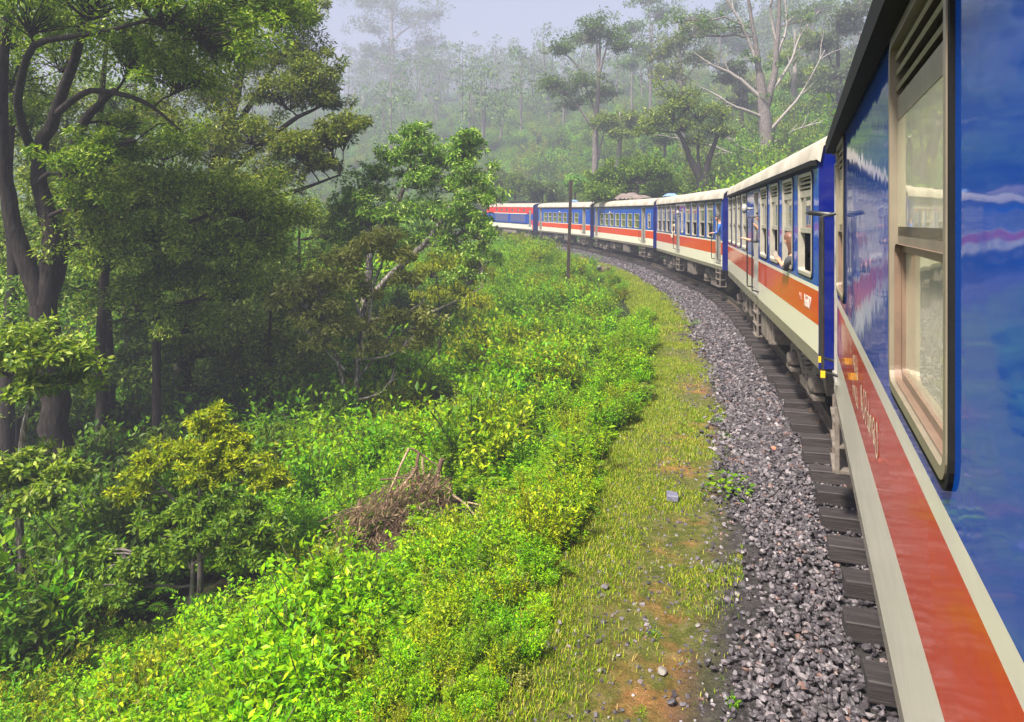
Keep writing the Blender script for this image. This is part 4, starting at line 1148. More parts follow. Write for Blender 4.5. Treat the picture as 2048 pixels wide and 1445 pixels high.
# ------------------------------------------------------------------ trees beyond the train
def gum(name, label, u, F, vtop, lean, layers, seed, mat=None, bk=None, tr=.4, leaf=.42, group='gum trees on the hillside', bare=None, spread=60, v_first=None):
    """tall gum: straight pale trunk, ascending limbs, flat umbrella clumps"""
    b = foot(u, F, -.5); r = np.random.default_rng(seed)
    top = P(u + lean, vtop, F)
    st = [([b, b * .6 + top * .4 + np.array([r.normal(0, .3), 0, 0]), b * .25 + top * .75, top], [tr, tr * .75, tr * .5, tr * .2])]
    for (du, dv, rp) in layers[::2]:
        q = P(u + du, dv, F); a = b + (top - b) * float(np.clip((q[2] - b[2]) / (top[2] - b[2]) - .22, .25, .8))
        st.append((curve_pts(a, q, r, 4, .05), [tr * .4, tr * .3, tr * .2, tr * .1]))
    cl = [C(u + du, dv, F + r.uniform(-3, 3), rp, .55) for du, dv, rp in layers]
    return tree(name, label, 'tree', st, cl, mat or M['leaf_gum'], bk or M['bark_grey'], seed, leaf, leaf * .34, 26, 44, twig=.035, group=group, bare=bare, droop=.15, bare_mat=M['bark_pale'])
gum('gum_tree', 'pale-limbed gum tree with two flat umbrella crowns above the fourth coach', 1190, 92, 60, 10,
    [(-60, 185, 40), (-90, 170, 28), (-20, 165, 42), (20, 190, 32), (-70, 100, 34), (-20, 80, 44), (30, 75, 40), (55, 95, 30), (0, 55, 40), (-40, 210, 30), (20, 255, 30)], 60, M['leaf_gum'], M['bark_grey'], .5)
gum('gum_tree', 'tall misty gum tree rising behind the dark twin-stemmed tree', 786, 300, -30, -4,
    [(-40, 60, 44), (40, 50, 50), (0, 20, 50), (70, 90, 40), (-60, 110, 36), (50, 130, 50), (-30, 140, 40), (0, 110, 50), (80, 30, 40), (-50, 10, 40), (20, -30, 50), (-70, 210, 36), (60, 200, 44)], 61, M['leaf_gum'], M['bark_pale'], 1.2, 1.1)
# the great bare-limbed tree
F = 72
b = foot(1530, F, -.6)
tree('bare_limbed_tree', 'great tree with long whitish bare limbs behind the second coach', 'tree',
    [([b, P(1532, 300, F), P(1528, 220, F), P(1520, 150, F)], [.85, .70, .60, .42]),
     ([P(1528, 230, F), P(1548, 160, F), P(1555, 80, F), P(1560, -20, F)], [.45, .34, .26, .14]),
     ([P(1520, 150, F), P(1512, 90, F), P(1500, 20, F), P(1490, -40, F)], [.34, .24, .18, .10])],
    [C(1500, 120, F, 26, .6, .6), C(1560, 130, F, 22, .6, .5), C(1470, 60, F, 34, .5, .6), C(1600, 40, F, 34, .5, .6), C(1420, 50, F, 40, .5, .7), C(1530, 200, F, 22, .6, .6), C(1380, 70, F, 34, .5, .7), C(1350, 40, F, 36, .5, .7), C(1500, -20, F, 40, .5, .5)],
    M['leaf_gum'], M['bark_grey'], 62, .40, .13, 14, 26, twig=.03, bare_mat=M['bark_pale'],
    bare=[([P(1520, 195, F), P(1470, 150, F), P(1425, 132, F), P(1400, 115, F)], [.24, .18, .12, .06]), ([P(1528, 235, F), P(1470, 215, F - 1), P(1440, 195, F - 1), P(1392, 170, F - 1)], [.2, .14, .09, .05]),
          ([P(1535, 265, F), P(1570, 230, F - 1), P(1610, 180, F - 1), P(1650, 100, F - 1)], [.2, .15, .10, .05]), ([P(1545, 180, F), P(1580, 130, F), P(1600, 70, F), P(1640, 20, F)], [.2, .14, .10, .05]),
          ([P(1520, 150, F), P(1490, 60, F), P(1460, 10, F), P(1440, -30, F)], [.22, .15, .10, .06]), ([P(1552, 120, F), P(1575, 60, F), P(1570, 0, F)], [.18, .12, .07]),
          ([P(1512, 335, F), P(1460, 305, F - 2), P(1400, 285, F - 2), P(1340, 275, F - 2)], [.20, .14, .09, .05]), ([P(1515, 310, F), P(1470, 290, F - 2), P(1450, 270, F - 2)], [.2, .12, .06]),
          ([P(1540, 290, F), P(1590, 260, F - 1), P(1640, 245, F - 1)], [.14, .09, .05]), ([P(1555, 90, F), P(1540, 30, F), P(1545, -30, F)], [.16, .11, .07])])
# fork-trunked yellow-green tree
F = 62
b = foot(1405, F, -.4)
tree('fork_trunk_tree', 'yellow-green tree with a dark forked trunk above the third coach', 'tree',
    [([b, P(1400, 355, F), P(1380, 320, F), P(1368, 285, F), P(1350, 250, F)], [.42, .36, .28, .22, .10]), ([b, P(1412, 330, F), P(1430, 290, F), P(1450, 220, F)], [.34, .28, .2, .08]),
     ([P(1400, 355, F), P(1396, 310, F), P(1398, 260, F)], [.18, .14, .06])],
    [C(1350, 190, F, 36, .7), C(1375, 210, F, 36, .7), C(1340, 225, F, 34, .7), C(1400, 225, F, 40, .7), C(1440, 230, F, 34, .6), C(1365, 255, F, 36, .6), C(1420, 260, F, 36, .6), C(1310, 245, F, 30, .6), C(1450, 270, F, 26, .6, .7), C(1390, 285, F, 26, .5, .7), C(1290, 265, F, 24, .5, .7)],
    M['leaf_mid'], M['bark_dark'], 63, .34, .11, 18, 34, twig=.03)
# round bush
F = 56
b = foot(1270, F, -.3)
rb = np.random.default_rng(64); cl = []
for k in range(30):
    a = rb.uniform(0, math.pi); q = rb.uniform(.3, 1) ** .6
    cl.append(C(1272 + 98 * q * math.cos(a), 402 - 68 * q * math.sin(a), F + rb.uniform(-3, 3), rb.uniform(24, 34), .8))
tree('round_bush', 'large dense dome-shaped bush behind the fourth coach', 'bush', [([b, P(1272, 400, F), P(1275, 370, F)], [.3, .22, .1])], cl, M['leaf_bush'], M['bark_dark'], 64, .26, .10, 20, 36, twig=.02)
for k, (u, F, v, rp, lab) in enumerate([(1030, 84, 368, 34, 'rounded bush above the locomotive roof'), (1085, 80, 385, 26, 'low bush above the farthest blue coach'), (1150, 76, 372, 24, 'low bush right of the rusty pole, above the coach roofs'), (1125, 140, 335, 38, 'hazy rounded bush left of the umbrella gum'), (960, 210, 325, 40, 'misty pale dome-shaped tree above the dark twin-stemmed tree'), (1000, 92, 372, 34, 'dull green bush just right of the dark twin-stemmed tree')]):
    r = np.random.default_rng(300 + k); b = foot(u, F, -.4)
    cl = [C(u + r.uniform(-rp, rp), v + r.uniform(-.5, .6) * rp, F + r.uniform(-2, 2), rp * .55, .8) for q in range(9)]
    tree('hillside_bush', lab, 'bush', [([b, P(u, v, F)], [.2, .08])], cl, M['leaf_gum'] if k % 2 else M['leaf_bush'], M['bark_dark'], 300 + k, .36, .14, 16, 30, twig=.03, group='bushes on the hillside')
BG = [(1300, 150, 20, [(-30, 60, 30), (20, 30, 36), (-10, 110, 32), (30, 150, 30), (-40, 130, 28), (0, 0, 34)], 'gum tree with stacked thin crowns left of the fork-trunked tree'),
      (1265, 240, 90, [(-30, 160, 26), (10, 130, 32), (30, 190, 26), (0, 210, 28), (-20, 240, 26)], 'faint gum tree just right of the umbrella gum'),
      (1360, 98, 60, [(-40, 110, 34), (0, 90, 38), (40, 120, 34), (-20, 150, 34), (30, 60, 34)], 'gum tree whose grey crown hangs over the yellow-green tree'),
      (1440, 170, 20, [(-20, 40, 40), (20, 20, 40), (0, 80, 36), (40, 100, 30), (-30, 110, 30)], 'gum tree left of the great bare-limbed tree'),
      (1480, 95, 140, [(-20, 160, 26), (15, 180, 26), (0, 210, 28), (-10, 140, 28)], 'stout grey trunk tree close left of the bare limbs'),
      (1590, 92, 60, [(-20, 120, 30), (20, 90, 36), (0, 170, 30), (40, 150, 30), (10, 220, 30)], 'gum tree close right of the bare-limbed tree'),
      (1625, 130, 20, [(-20, 40, 40), (20, 20, 40), (0, 90, 40), (40, 110, 34), (-10, 150, 30)], 'gum tree between the bare limbs and the coach roof edge'),
      (1675, 84, 20, [(-30, 90, 34), (20, 60, 40), (10, 150, 34), (40, 30, 40), (-20, 180, 30)], 'dark forked gum beside the nearest coach roof'),
      (1560, 230, 0, [(0, 20, 40), (40, 50, 40), (-40, 60, 40), (10, 110, 36)], 'misty gum far behind the bare-limbed tree'),
      (1720, 125, -20, [(-20, 40, 40), (20, 10, 40), (0, 100, 40), (-40, 130, 34)], 'gum tree half hidden by the nearest coach roof'),
      (1105, 280, 110, [(-20, 140, 30), (20, 170, 32), (0, 210, 30), (-30, 200, 26)], 'faint gum left of the umbrella gum'),
      (1240, 84, 225, [(-20, 245, 26), (15, 240, 28), (0, 270, 28), (30, 265, 22)], 'short dark gum above the dome-shaped bush'),
      (1330, 86, 220, [(-15, 250, 24), (15, 240, 24), (0, 280, 24)], 'short gum just left of the forked trunk'),
      (885, 280, 200, [(-30, 230, 30), (20, 210, 34), (0, 260, 32), (30, 280, 28)], 'misty gum above the right half of the twin-stemmed tree'),
      (725, 260, 190, [(-20, 220, 34), (20, 200, 34), (0, 250, 34), (-30, 270, 30)], 'pale misty tree left of the tall misty gum'),
      (845, 240, 250, [(-20, 280, 26), (20, 265, 28), (0, 300, 26)], 'low misty tree right of the tall misty trunk')]
for k, (u, F, vt, ly, lab) in enumerate(BG):
    gum('gum_tree', lab, u, F, vt, 0, ly, 200 + k, [M['leaf_gum'], M['leaf_grey'], M['leaf_mid']][k % 3] if F < 105 else M['leaf_gum'], [M['bark_grey'], M['bark_dark'], M['bark_pale']][k % 3], (.28 + .12 * (k % 3)) * max(1, F / 110), .45 * max(1, F / 110))

# far-off forest: reads as one mass
def far_forest():
    r = np.random.default_rng(77); tm = MB(); lm = MB()
    pts = []
    while len(pts) < 520:
        F = 105 + 550 * r.random() ** .95; u = r.uniform(420, 1820)
        x = (u - 1024) / FPX * F
        s, t = st_of([x], [F])
        if t[0] < 26 or (F < 160 and u > 1060): continue
        pts.append((x, F))
    LP, LD, LL = [], [], []
    for x, y in pts:
        z = gz(x, y) - .5; h = r.uniform(14, 27)
        top = np.array([x + r.normal(0, .8), y, z + h * .86])
        tm.tube(curve_pts((x, y, z), top, r, 5, 0, .02), np.linspace(.35, .1, 5), 5)
        for q in range(r.integers(7, 12)):
            c = np.array([x, y, z]) + np.array([r.normal(0, 2.2), r.normal(0, 2.0), h * r.uniform(.3, 1.03)])
            R = r.uniform(1.3, 2.4); n = 30
            d = r.normal(size=(n, 3)); d /= np.linalg.norm(d, axis=1, keepdims=True)
            LP.append(c + d * R * np.array([1, 1, .55]) * r.uniform(.3, 1, (n, 1)) ** .5); LD.append(unit(d + r.normal(0, .5, (n, 3)))); LL.append(np.full(n, 1.0) * r.uniform(.75, 1.2) * max(1, y / 260))
    add_leaves(lm, np.concatenate(LP), np.concatenate(LD), np.concatenate(LL), np.concatenate(LL) * .42, r)
    root = MB()
    root.v, root.n = tm.v + lm.v, tm.n + lm.n
    root.loops = tm.loops + [l_ + tm.n for l_ in lm.loops]; root.sizes = tm.sizes + lm.sizes; root.sm = tm.sm + lm.sm
    root.mats = tm.mats + [m_ + 1 for m_ in lm.mats]
    return root.build('far_forest', [M['bark_grey'], M['leaf_gum']])
ff = far_forest(); tag(ff, 'mist-veiled forest covering the far hillside', 'forest', kind='stuff')

# ------------------------------------------------------------------ slope plants
def plant_mesh(kind, seed):
    r = np.random.default_rng(seed); mb = MB(); P_, D_, L_, W_ = [], [], [], []
    if kind == 'shrub':            # upright leafy stems
        for q in range(13):
            a = r.uniform(0, 6.28); lean = r.uniform(.05, .65); h = r.uniform(.35, .75)
            b0 = np.array([r.normal(0, .10), r.normal(0, .10), 0]); tip = b0 + np.array([math.cos(a) * lean * h, math.sin(a) * lean * h, h])
            c = curve_pts(b0, tip, r, 6, 0, .03); mb.tube(c, np.linspace(.008, .003, 6), 4, 1, cap=False)
            for k in range(34):
                f = r.uniform(.2, 1) ** .8; pt = c[0] + (c[-1] - c[0]) * f
                aa = k * 2.4 + r.uniform(-.4, .4); P_.append(pt); D_.append((math.cos(aa), math.sin(aa), r.uniform(-.15, .55))); L_.append(r.uniform(.05, .105)); W_.append(.46)
    elif kind == 'fern':           # arching pinnate fronds
        for q in range(9):
            a = q * .7 + r.uniform(-.3, .3); Lf = r.uniform(.5, .85)
            t = np.linspace(0, 1, 7); hh = r.uniform(.3, .5)
            c = np.stack([np.cos(a) * t * Lf * .8, np.sin(a) * t * Lf * .8, hh * np.sin(t * 2.1)], 1); mb.tube(c, np.linspace(.006, .002, 7), 4, 1, cap=False)
            d = np.gradient(c, axis=0); d /= np.linalg.norm(d, axis=1, keepdims=True)
            for k in range(15):
                f = .12 + .86 * k / 14; i = f * 6; i0 = int(min(i, 5)); pt = c[i0] + (c[i0 + 1] - c[i0]) * (i - i0)
                sd = np.cross(d[i0], (0, 0, 1)); sd /= np.linalg.norm(sd) + 1e-9
                for sg in (-1, 1):
                    P_.append(pt); D_.append(sd * sg * .9 + d[i0] * .5 + np.array([0, 0, -.1])); L_.append(.15 * math.sin(.35 + f * 2.5) + .025); W_.append(.26)
    elif kind == 'tuft':           # long arching grass
        for q in range(70):
            a = r.uniform(0, 6.28); rr = r.uniform(0, .10); h = r.uniform(.3, .75); o_ = np.array([math.cos(a) * rr, math.sin(a) * rr, 0])
            m_ = o_ + np.array([math.cos(a) * h * .28, math.sin(a) * h * .28, h * .62]); P_.append(o_); D_.append(m_ - o_); L_.append(np.linalg.norm(m_ - o_) * 1.3); W_.append(.05)
            P_.append(m_); D_.append((math.cos(a), math.sin(a), -.25 + r.uniform(-.2, .4))); L_.append(h * .5); W_.append(.06)
    elif kind == 'broad':          # low broad leaves
        for q in range(110):
            a = r.uniform(0, 6.28); rr = r.uniform(.02, .32); P_.append((math.cos(a) * rr, math.sin(a) * rr, r.uniform(.08, .36) * (1.2 - rr))); D_.append((math.cos(a), math.sin(a), r.uniform(-.3, .4))); L_.append(r.uniform(.06, .11)); W_.append(.55)
    else:                          # 'bush': rounded, taller
        for q in range(16):
            a = r.uniform(0, 6.28); lean = r.uniform(.1, .8); h = r.uniform(.6, 1.15)
            tip = np.array([math.cos(a) * lean * h * .8, math.sin(a) * lean * h * .8, h]); c = curve_pts((0, 0, 0), tip, r, 6, .05, .04); mb.tube(c, np.linspace(.014, .004, 6), 4, 1, cap=False)
            for k in range(52):
                f = r.uniform(.3, 1.05); pt = c[0] + (c[-1] - c[0]) * f + r.normal(0, .06, 3)
                P_.append(pt); D_.append(unit(r.normal(0, 1, 3) + np.array([0, 0, .2]))); L_.append(r.uniform(.06, .115)); W_.append(.46)
    P_ = np.array(P_, float); D_ = unit(np.array(D_, float)); L_ = np.array(L_)
    add_leaves(mb, P_, D_, L_, L_ * np.array(W_), r, 0, .35)
    return mb
M['stem'] = simple('green_brown_stem', (.06, .07, .02), (.10, .08, .03), .8, 10)
PROTO = []
def proto(name, kind, seed, leaf, s, t, label, scale=1.0):
    pt = at(s, t)[0]; z = gz(pt[0], pt[1])
    root = empty(name, (pt[0], pt[1], z - .02), (0, 0, seed)); tag(root, label, 'plant')
    root.scale = (scale,) * 3
    o = plant_mesh(kind, seed).build('foliage', [leaf, M['stem']], root)
    PROTO.append(o); return root
proto('leafy_shrub', 'shrub', 1, M['leaf_lime'], 8.6, -4.2, 'tall lime-green leafy shrub at the inner edge of the grass verge, nearest the camera', 1.25)
proto('leafy_shrub', 'shrub', 2, M['leaf_green'], 10.6, -4.15, 'fresh green leafy shrub at the verge edge, next beyond the nearest one', 1.1)
proto('fern', 'fern', 3, M['leaf_fern'], 9.4, -6.6, 'arching yellow-green fern on the slope beside the dead brush pile')
proto('fern', 'fern', 4, M['leaf_green'], 13.0, -6.2, 'arching green fern on the slope beyond the dead brush pile')
proto('broadleaf_weed', 'broad', 5, M['leaf_green'], 8.0, -2.35, 'clump of bright green weeds growing in the ballast edge', .9)
proto('slope_bush', 'bush', 6, M['leaf_lime'], 22.5, -5.2, 'rounded lime bush beside the verge below the second coach')
proto('slope_bush', 'bush', 7, M['leaf_green'], 19.0, -9.0, 'rounded mid-green bush low on the slope')
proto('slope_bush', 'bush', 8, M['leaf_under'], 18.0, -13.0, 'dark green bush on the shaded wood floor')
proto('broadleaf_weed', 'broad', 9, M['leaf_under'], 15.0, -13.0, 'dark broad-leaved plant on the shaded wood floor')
proto('slope_bush', 'bush', 10, M['leaf_yellow'], 21.0, -7.5, 'yellowish bush halfway down the slope')

proto('tall_grass_tuft', 'tuft', 11, M['leaf_fern'], 12.0, -5.0, 'arching tuft of tall grass just inside the shrub edge')
proto('dry_stem_plant', 'shrub', 12, M['leaf_scrag'], 11.2, -7.6, 'dry olive-brown weedy plant on the slope above the brush pile')
def on_ground(u, v, F0=None, lift=0.0):
    """follow the view ray through (u, v) to the ground"""
    Fs = np.linspace(2.5, 60, 600); pts = np.stack([(u - 1024) / FPX * Fs, Fs, CAM_H - (v - HORIZON) / FPX * Fs], 1)
    g = ground_z(pts[:, 0], pts[:, 1]); k = np.argmax(pts[:, 2] < g); q = pts[k].copy(); q[2] = g[k] + lift
    return q
PILE = on_ground(830, 1060)
def scatter():
    """positions, scale, turn and kind of every plant in the undergrowth"""
    r = np.random.default_rng(5); rows = []
    def put(n, x0, x1, y0, y1, cond, kinds, sc):
        x = r.uniform(x0, x1, n); y = r.uniform(y0, y1, n); s, t = st_of(x, y); k = cond(x, y, s, t, r.random(n))
        x, y, s, t = x[k], y[k], s[k], t[k]; z = ground_z(x, y)
        sc_ = np.where(t > -5.6, .55, 1.0) if y1 <= 62 and x1 > 0 else np.ones(len(x))
        sc_ = sc_ * (.72 + 1.0 * np.clip(vnoise(x * .55, y * .55 + 20) + .5, 0, 1) ** 1.5)
        sc_ = np.where(y < 9, sc_ * (.62 + .38 * smooth(4.5, 9, y)), sc_)
        vp = (x - PILE[0] * .84)**2 + (y - PILE[1] * .84)**2 < 1.7**2
        sc_ = np.where(vp, sc_ * .5, sc_)
        if kinds == 'patches':
            pi = np.clip(((vnoise(x * .42 + 11, y * .42) + .5 + r.normal(0, .10, len(x))) * 5), 0, 4).astype(int)
            kk = np.array([SETS[p_][r.integers(5)] for p_ in pi])
        else:
            kk = r.choice([a for a, w in kinds], len(x), p=[w for a, w in kinds])
        rows.append(np.stack([x, y, z - .03, sc_ * r.uniform(sc[0], sc[1], len(x)), r.uniform(0, 6.28, len(x)), kk], 1))
    edge = lambda s: -3.85 - .35 * vnoise(s * .5, s * 0 + 9.1) * 2
    bright = 'patches'
    SETS = [[0, 0, 5, 1, 10], [2, 2, 3, 10, 0], [5, 9, 5, 0, 11], [1, 6, 3, 2, 4], [0, 5, 2, 10, 2]]
    gap = lambda x, y: vnoise(x * .45 + 7, y * .45) > -.19
    inpile = lambda x, y: ((x - PILE[0]) / 1.3)**2 + ((y - PILE[1] + .7) / 1.7)**2 < 1
    put(11500, -14, 3, 1.5, 14, lambda x, y, s, t, q: (t < edge(s)) & (t > -14) & gap(x, y) & (~inpile(x, y) | (q < .08)), bright, (.38, .85))
    put(9000, -14, 6, 14, 30, lambda x, y, s, t, q: (t < edge(s)) & (t > -12.5) & gap(x, y), bright, (.6, 1.35))
    put(420, -12, 4, 9, 46, lambda x, y, s, t, q: (t < -5.0) & (t > -13) & ~inpile(x, y) & (vnoise(x * .5, y * .5 + 31) > .02) & (t < -6), [(5, .5), (9, .2), (6, .3)], (.9, 1.5))
    put(3000, -12, 8, 30, 62, lambda x, y, s, t, q: (t < edge(s) - .3) & (t > -16), [(0, .3), (5, .45), (6, .12), (9, .13)], (.6, 1.15))
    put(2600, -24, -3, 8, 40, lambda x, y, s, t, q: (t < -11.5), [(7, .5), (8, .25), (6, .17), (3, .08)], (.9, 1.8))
    put(900, -45, -8, 34, 90, lambda x, y, s, t, q: (t < -8), [(5, .3), (6, .45), (9, .25)], (1.6, 3.2))
    # verge weeds at the ballast foot
    put(1200, -2, 9, 4, 34, lambda x, y, s, t, q: (t > -3.0) & (t < -2.0) & (vnoise(x * .8, y * .8 + 4) > .10), [(4, .6), (1, .4)], (.25, .55))
    # hillside beyond the train
    put(7500, -110, 90, 20, 240, lambda x, y, s, t, q: (t > 4.5) & (t < 120), [(5, .24), (6, .40), (9, .16), (7, .20)], (1.6, 3.4))
    return np.concatenate(rows)
SCT = scatter()
def undergrowth():
    me = bpy.data.meshes.new('undergrowth'); n = len(SCT)
    me.vertices.add(n); me.vertices.foreach_set('co', SCT[:, :3].astype(np.float32).ravel())
    for nm, c, ty in (('size', 3, 'FLOAT'), ('turn', 4, 'FLOAT'), ('kind_index', 5, 'INT')):
        a = me.attributes.new(nm, ty, 'POINT'); a.data.foreach_set('value', SCT[:, c].astype(np.int32 if ty == 'INT' else np.float32))
    o = obj('undergrowth', me)
    ng = bpy.data.node_groups.new('plants_on_points', 'GeometryNodeTree')
    ng.interface.new_socket('Geometry', in_out='INPUT', socket_type='NodeSocketGeometry'); ng.interface.new_socket('Geometry', in_out='OUTPUT', socket_type='NodeSocketGeometry')
    gi = ng.nodes.new('NodeGroupInput'); go = ng.nodes.new('NodeGroupOutput'); jn = ng.nodes.new('GeometryNodeJoinGeometry')
    def attr(nm, ty):
        a = ng.nodes.new('GeometryNodeInputNamedAttribute'); a.data_type = ty; a.inputs[0].default_value = nm
        return next(x for x in a.outputs if x.enabled)
    sz, tn, kd = attr('size', 'FLOAT'), attr('turn', 'FLOAT'), attr('kind_index', 'INT')
    cmb = ng.nodes.new('ShaderNodeCombineXYZ'); ng.links.new(tn, cmb.inputs[2])
    e2r = ng.nodes.new('FunctionNodeEulerToRotation'); ng.links.new(cmb.outputs[0], e2r.inputs[0])
    for k, po in enumerate(PROTO):
        oi = ng.nodes.new('GeometryNodeObjectInfo'); oi.transform_space = 'ORIGINAL'; oi.inputs[0].default_value = po; oi.inputs[1].default_value = True
        cp = ng.nodes.new('FunctionNodeCompare'); cp.data_type = 'INT'; cp.operation = 'EQUAL'
        ii = [x for x in cp.inputs if x.enabled]; ng.links.new(kd, ii[0]); ii[1].default_value = k
        ip = ng.nodes.new('GeometryNodeInstanceOnPoints')
        ng.links.new(gi.outputs[0], ip.inputs['Points']); ng.links.new(cp.outputs[0], ip.inputs['Selection']); ng.links.new(oi.outputs['Geometry'], ip.inputs['Instance'])
        ng.links.new(e2r.outputs[0], ip.inputs['Rotation']); ng.links.new(sz, ip.inputs['Scale'])
        ng.links.new(ip.outputs[0], jn.inputs[0])
    ng.links.new(jn.outputs[0], go.inputs[0])
    md = o.modifiers.new('plants', 'NODES'); md.node_group = ng
    return o
ug = undergrowth(); tag(ug, 'thick green undergrowth of ferns and shrubs covering the slopes', 'undergrowth', kind='stuff')

# ------------------------------------------------------------------ verge grass
def grass():
    r = np.random.default_rng(9); mb = MB()
    def put(s0, s1, t0, t1, n, h0, h1, w):
        s = r.uniform(s0, s1, n); t = r.uniform(t0, t1, n); pt = at(s, t)
        nz = vnoise(pt[:, 0] * 1.1 + 3, pt[:, 1] * 1.1) + .5 * vnoise(pt[:, 0] * 3.1, pt[:, 1] * 3.1)
        dens = .10 + .9 * smooth(-.38, .22, nz + .28 * smooth(-2.9, -3.6, t))
        dens = dens * (1 - .92 * smooth(-3.5, -2.6, t) * (1 - smooth(12, 24, s)) * (1 - smooth(-.1, .15, nz)))
        k = r.random(n) < dens; pt = pt[k]; n = len(pt); pt[:, 2] = ground_z(pt[:, 0], pt[:, 1]) - .005
        a = r.uniform(0, 6.28, n); h = r.uniform(h0, h1, n); ln = r.uniform(.1, .9, n) * h
        d = np.stack([np.cos(a), np.sin(a), np.zeros(n)], 1); sd = np.stack([-np.sin(a), np.cos(a), np.zeros(n)], 1) * w
        mid = pt + d * ln[:, None] * .4; mid[:, 2] += h * .6
        tip = pt + d * ln[:, None]; tip[:, 2] += h * r.uniform(.7, 1, n)
        if s0 >= 9:
            mb.add(np.stack([pt - sd, pt + sd, tip], 1).reshape(-1, 3), np.array([[0, 1, 2]]) + (np.arange(n) * 3)[:, None]); return
        V = np.stack([pt - sd, pt + sd, mid + sd * .7, mid - sd * .7, tip], 1).reshape(-1, 3); base = (np.arange(n) * 5)[:, None]
        mb.add(V, np.array([[0, 1, 2, 3]]) + base); mb.add(np.zeros((0, 3)), np.array([[3, 2, 4]]) + base - len(V))
    put(2, 9, -4.7, -2.15, 85000, .018, .062, .0038)
    put(9, 20, -4.4, -2.25, 110000, .025, .075, .0048)
    put(20, 45, -4.3, -2.5, 50000, .05, .13, .010)
    put(45, 80, -4.4, -2.5, 9000, .08, .18, .016)
    M['grass'] = leafmat('verge_grass', [(0, (.06, .13, .001)), (.4, (.16, .25, .002)), (.7, (.28, .34, .006)), (.9, (.40, .36, .05)), (1, (.36, .25, .10))], .35)
    return mb.build('grass', M['grass'])
tag(grass(), 'short yellow-green grass on the verge beside the ballast', 'grass', kind='stuff')
# ------------------------------------------------------------------ small things by the line
# rusty post: an old rail set on end
def pole():
    F = 34.0; b = P(1134, 590, F); tp = P(1142, 361, F)
    b[2] = gz(b[0], b[1]) - .2
    root = empty('rusty_pole', tuple(b)); tag(root, 'thin dark rusty pole standing in the bushes before the far coaches', 'pole')
    d = tp - b
    mb = MB()
    q = [(-.075, -.05), (.075, -.05), (.075, -.03), (.015, -.02), (.015, .03), (.05, .04), (.05, .07), (-.05, .07), (-.05, .04), (-.015, .03), (-.015, -.02), (-.075, -.03)]
    n = len(q); V = [(x, y, 0) for x, y in q] + [(x + d[0], y + d[1], d[2]) for x, y in q]
    mb.add(V, [(k, (k + 1) % n, n + (k + 1) % n, n + k) for k in range(n)] + [tuple(range(n, 2 * n))])
    mb.build('shaft', simple('rusty_rail_iron', (.016, .010, .009), (.045, .024, .018), .8, 3, bumps=.4), root)
    mb = MB(); e = d * .97
    mb.box(e[0] - .10, e[0] + .10, e[1] - .03, e[1] + .03, e[2] - .03, e[2] + .03)
    for sx in (-.08, .08): mb.cyl((e[0] + sx, e[1], e[2]), (e[0] + sx, e[1], e[2] + .12), .012, sides=6)
    mb.build('bracket', M['rail'], root)
pole()

def rock(name, label, pos, size, m, seed, cat='rock', group=None, sub=2):
    r = np.random.default_rng(seed); bm = bmesh.new(); bmesh.ops.create_icosphere(bm, subdivisions=sub, radius=.5)
    ax = [unit(r.normal(size=3)) for _ in range(9)]; cut = r.uniform(.28, .45, 9)
    for v in bm.verts:
        c = np.array(v.co)
        for a, k in zip(ax, cut):
            q = c @ a
            if q > k: c = c - a * (q - k)
        v.co = Vector(c * np.array(size))
    me = bpy.data.meshes.new(name); bm.to_mesh(me); bm.free(); me.materials.append(m)
    return tag(obj(name, me, None, tuple(pos), (0, 0, r.uniform(0, 6))), label, cat, group)
M['slate'] = simple('blue_grey_slate', (.09, .088, .13), (.15, .145, .20), .6, 8, bumps=.2)
q = on_ground(1345, 1003)
bm = bmesh.new(); bmesh.ops.create_cube(bm, size=1)
for v in bm.verts: v.co = Vector((v.co.x * .13 + random.uniform(-.012, .012), v.co.y * .13 + random.uniform(-.012, .012), v.co.z * .07))
bmesh.ops.bevel(bm, geom=list(bm.edges), offset=.008, segments=1, affect='EDGES')
me = bpy.data.meshes.new('slate_block'); bm.to_mesh(me); bm.free(); me.materials.append(M['slate'])
tag(obj('slate_block', me, None, (q[0], q[1], q[2] + .05), (.12, .05, -.25)), 'flat blue-grey stone slab lying in the verge grass', 'stone')
M['redstone'] = simple('red_brick_stone', (.42, .12, .06), (.55, .20, .12), .8, 9, bumps=.3)
M['brownrock'] = simple('brown_rock', (.07, .04, .03), (.15, .09, .07), .8, 4, bumps=.4)
M['whiterock'] = simple('white_quartz', (.20, .18, .155), (.13, .115, .10), .6, 6, bumps=.3)
M['greyrock'] = simple('grey_rock', (.07, .06, .065), (.16, .14, .145), .7, 6, bumps=.3)
rock('rock', 'small brick-red stone lying on the ballast', on_ground(1548, 914, lift=.08), (.10, .08, .07), M['redstone'], 3)
q = on_ground(1206, 545)
rock('rock', 'dark brown rock at the ballast edge below the fourth coach', (q[0] + .1, q[1], q[2] + .12), (.95, .6, .55), M['brownrock'], 4)
rock('rock', 'white chunk of stone leaning on the dark brown rock', (q[0] - .28, q[1] - .2, q[2] + .30), (.32, .3, .3), M['whiterock'], 5)
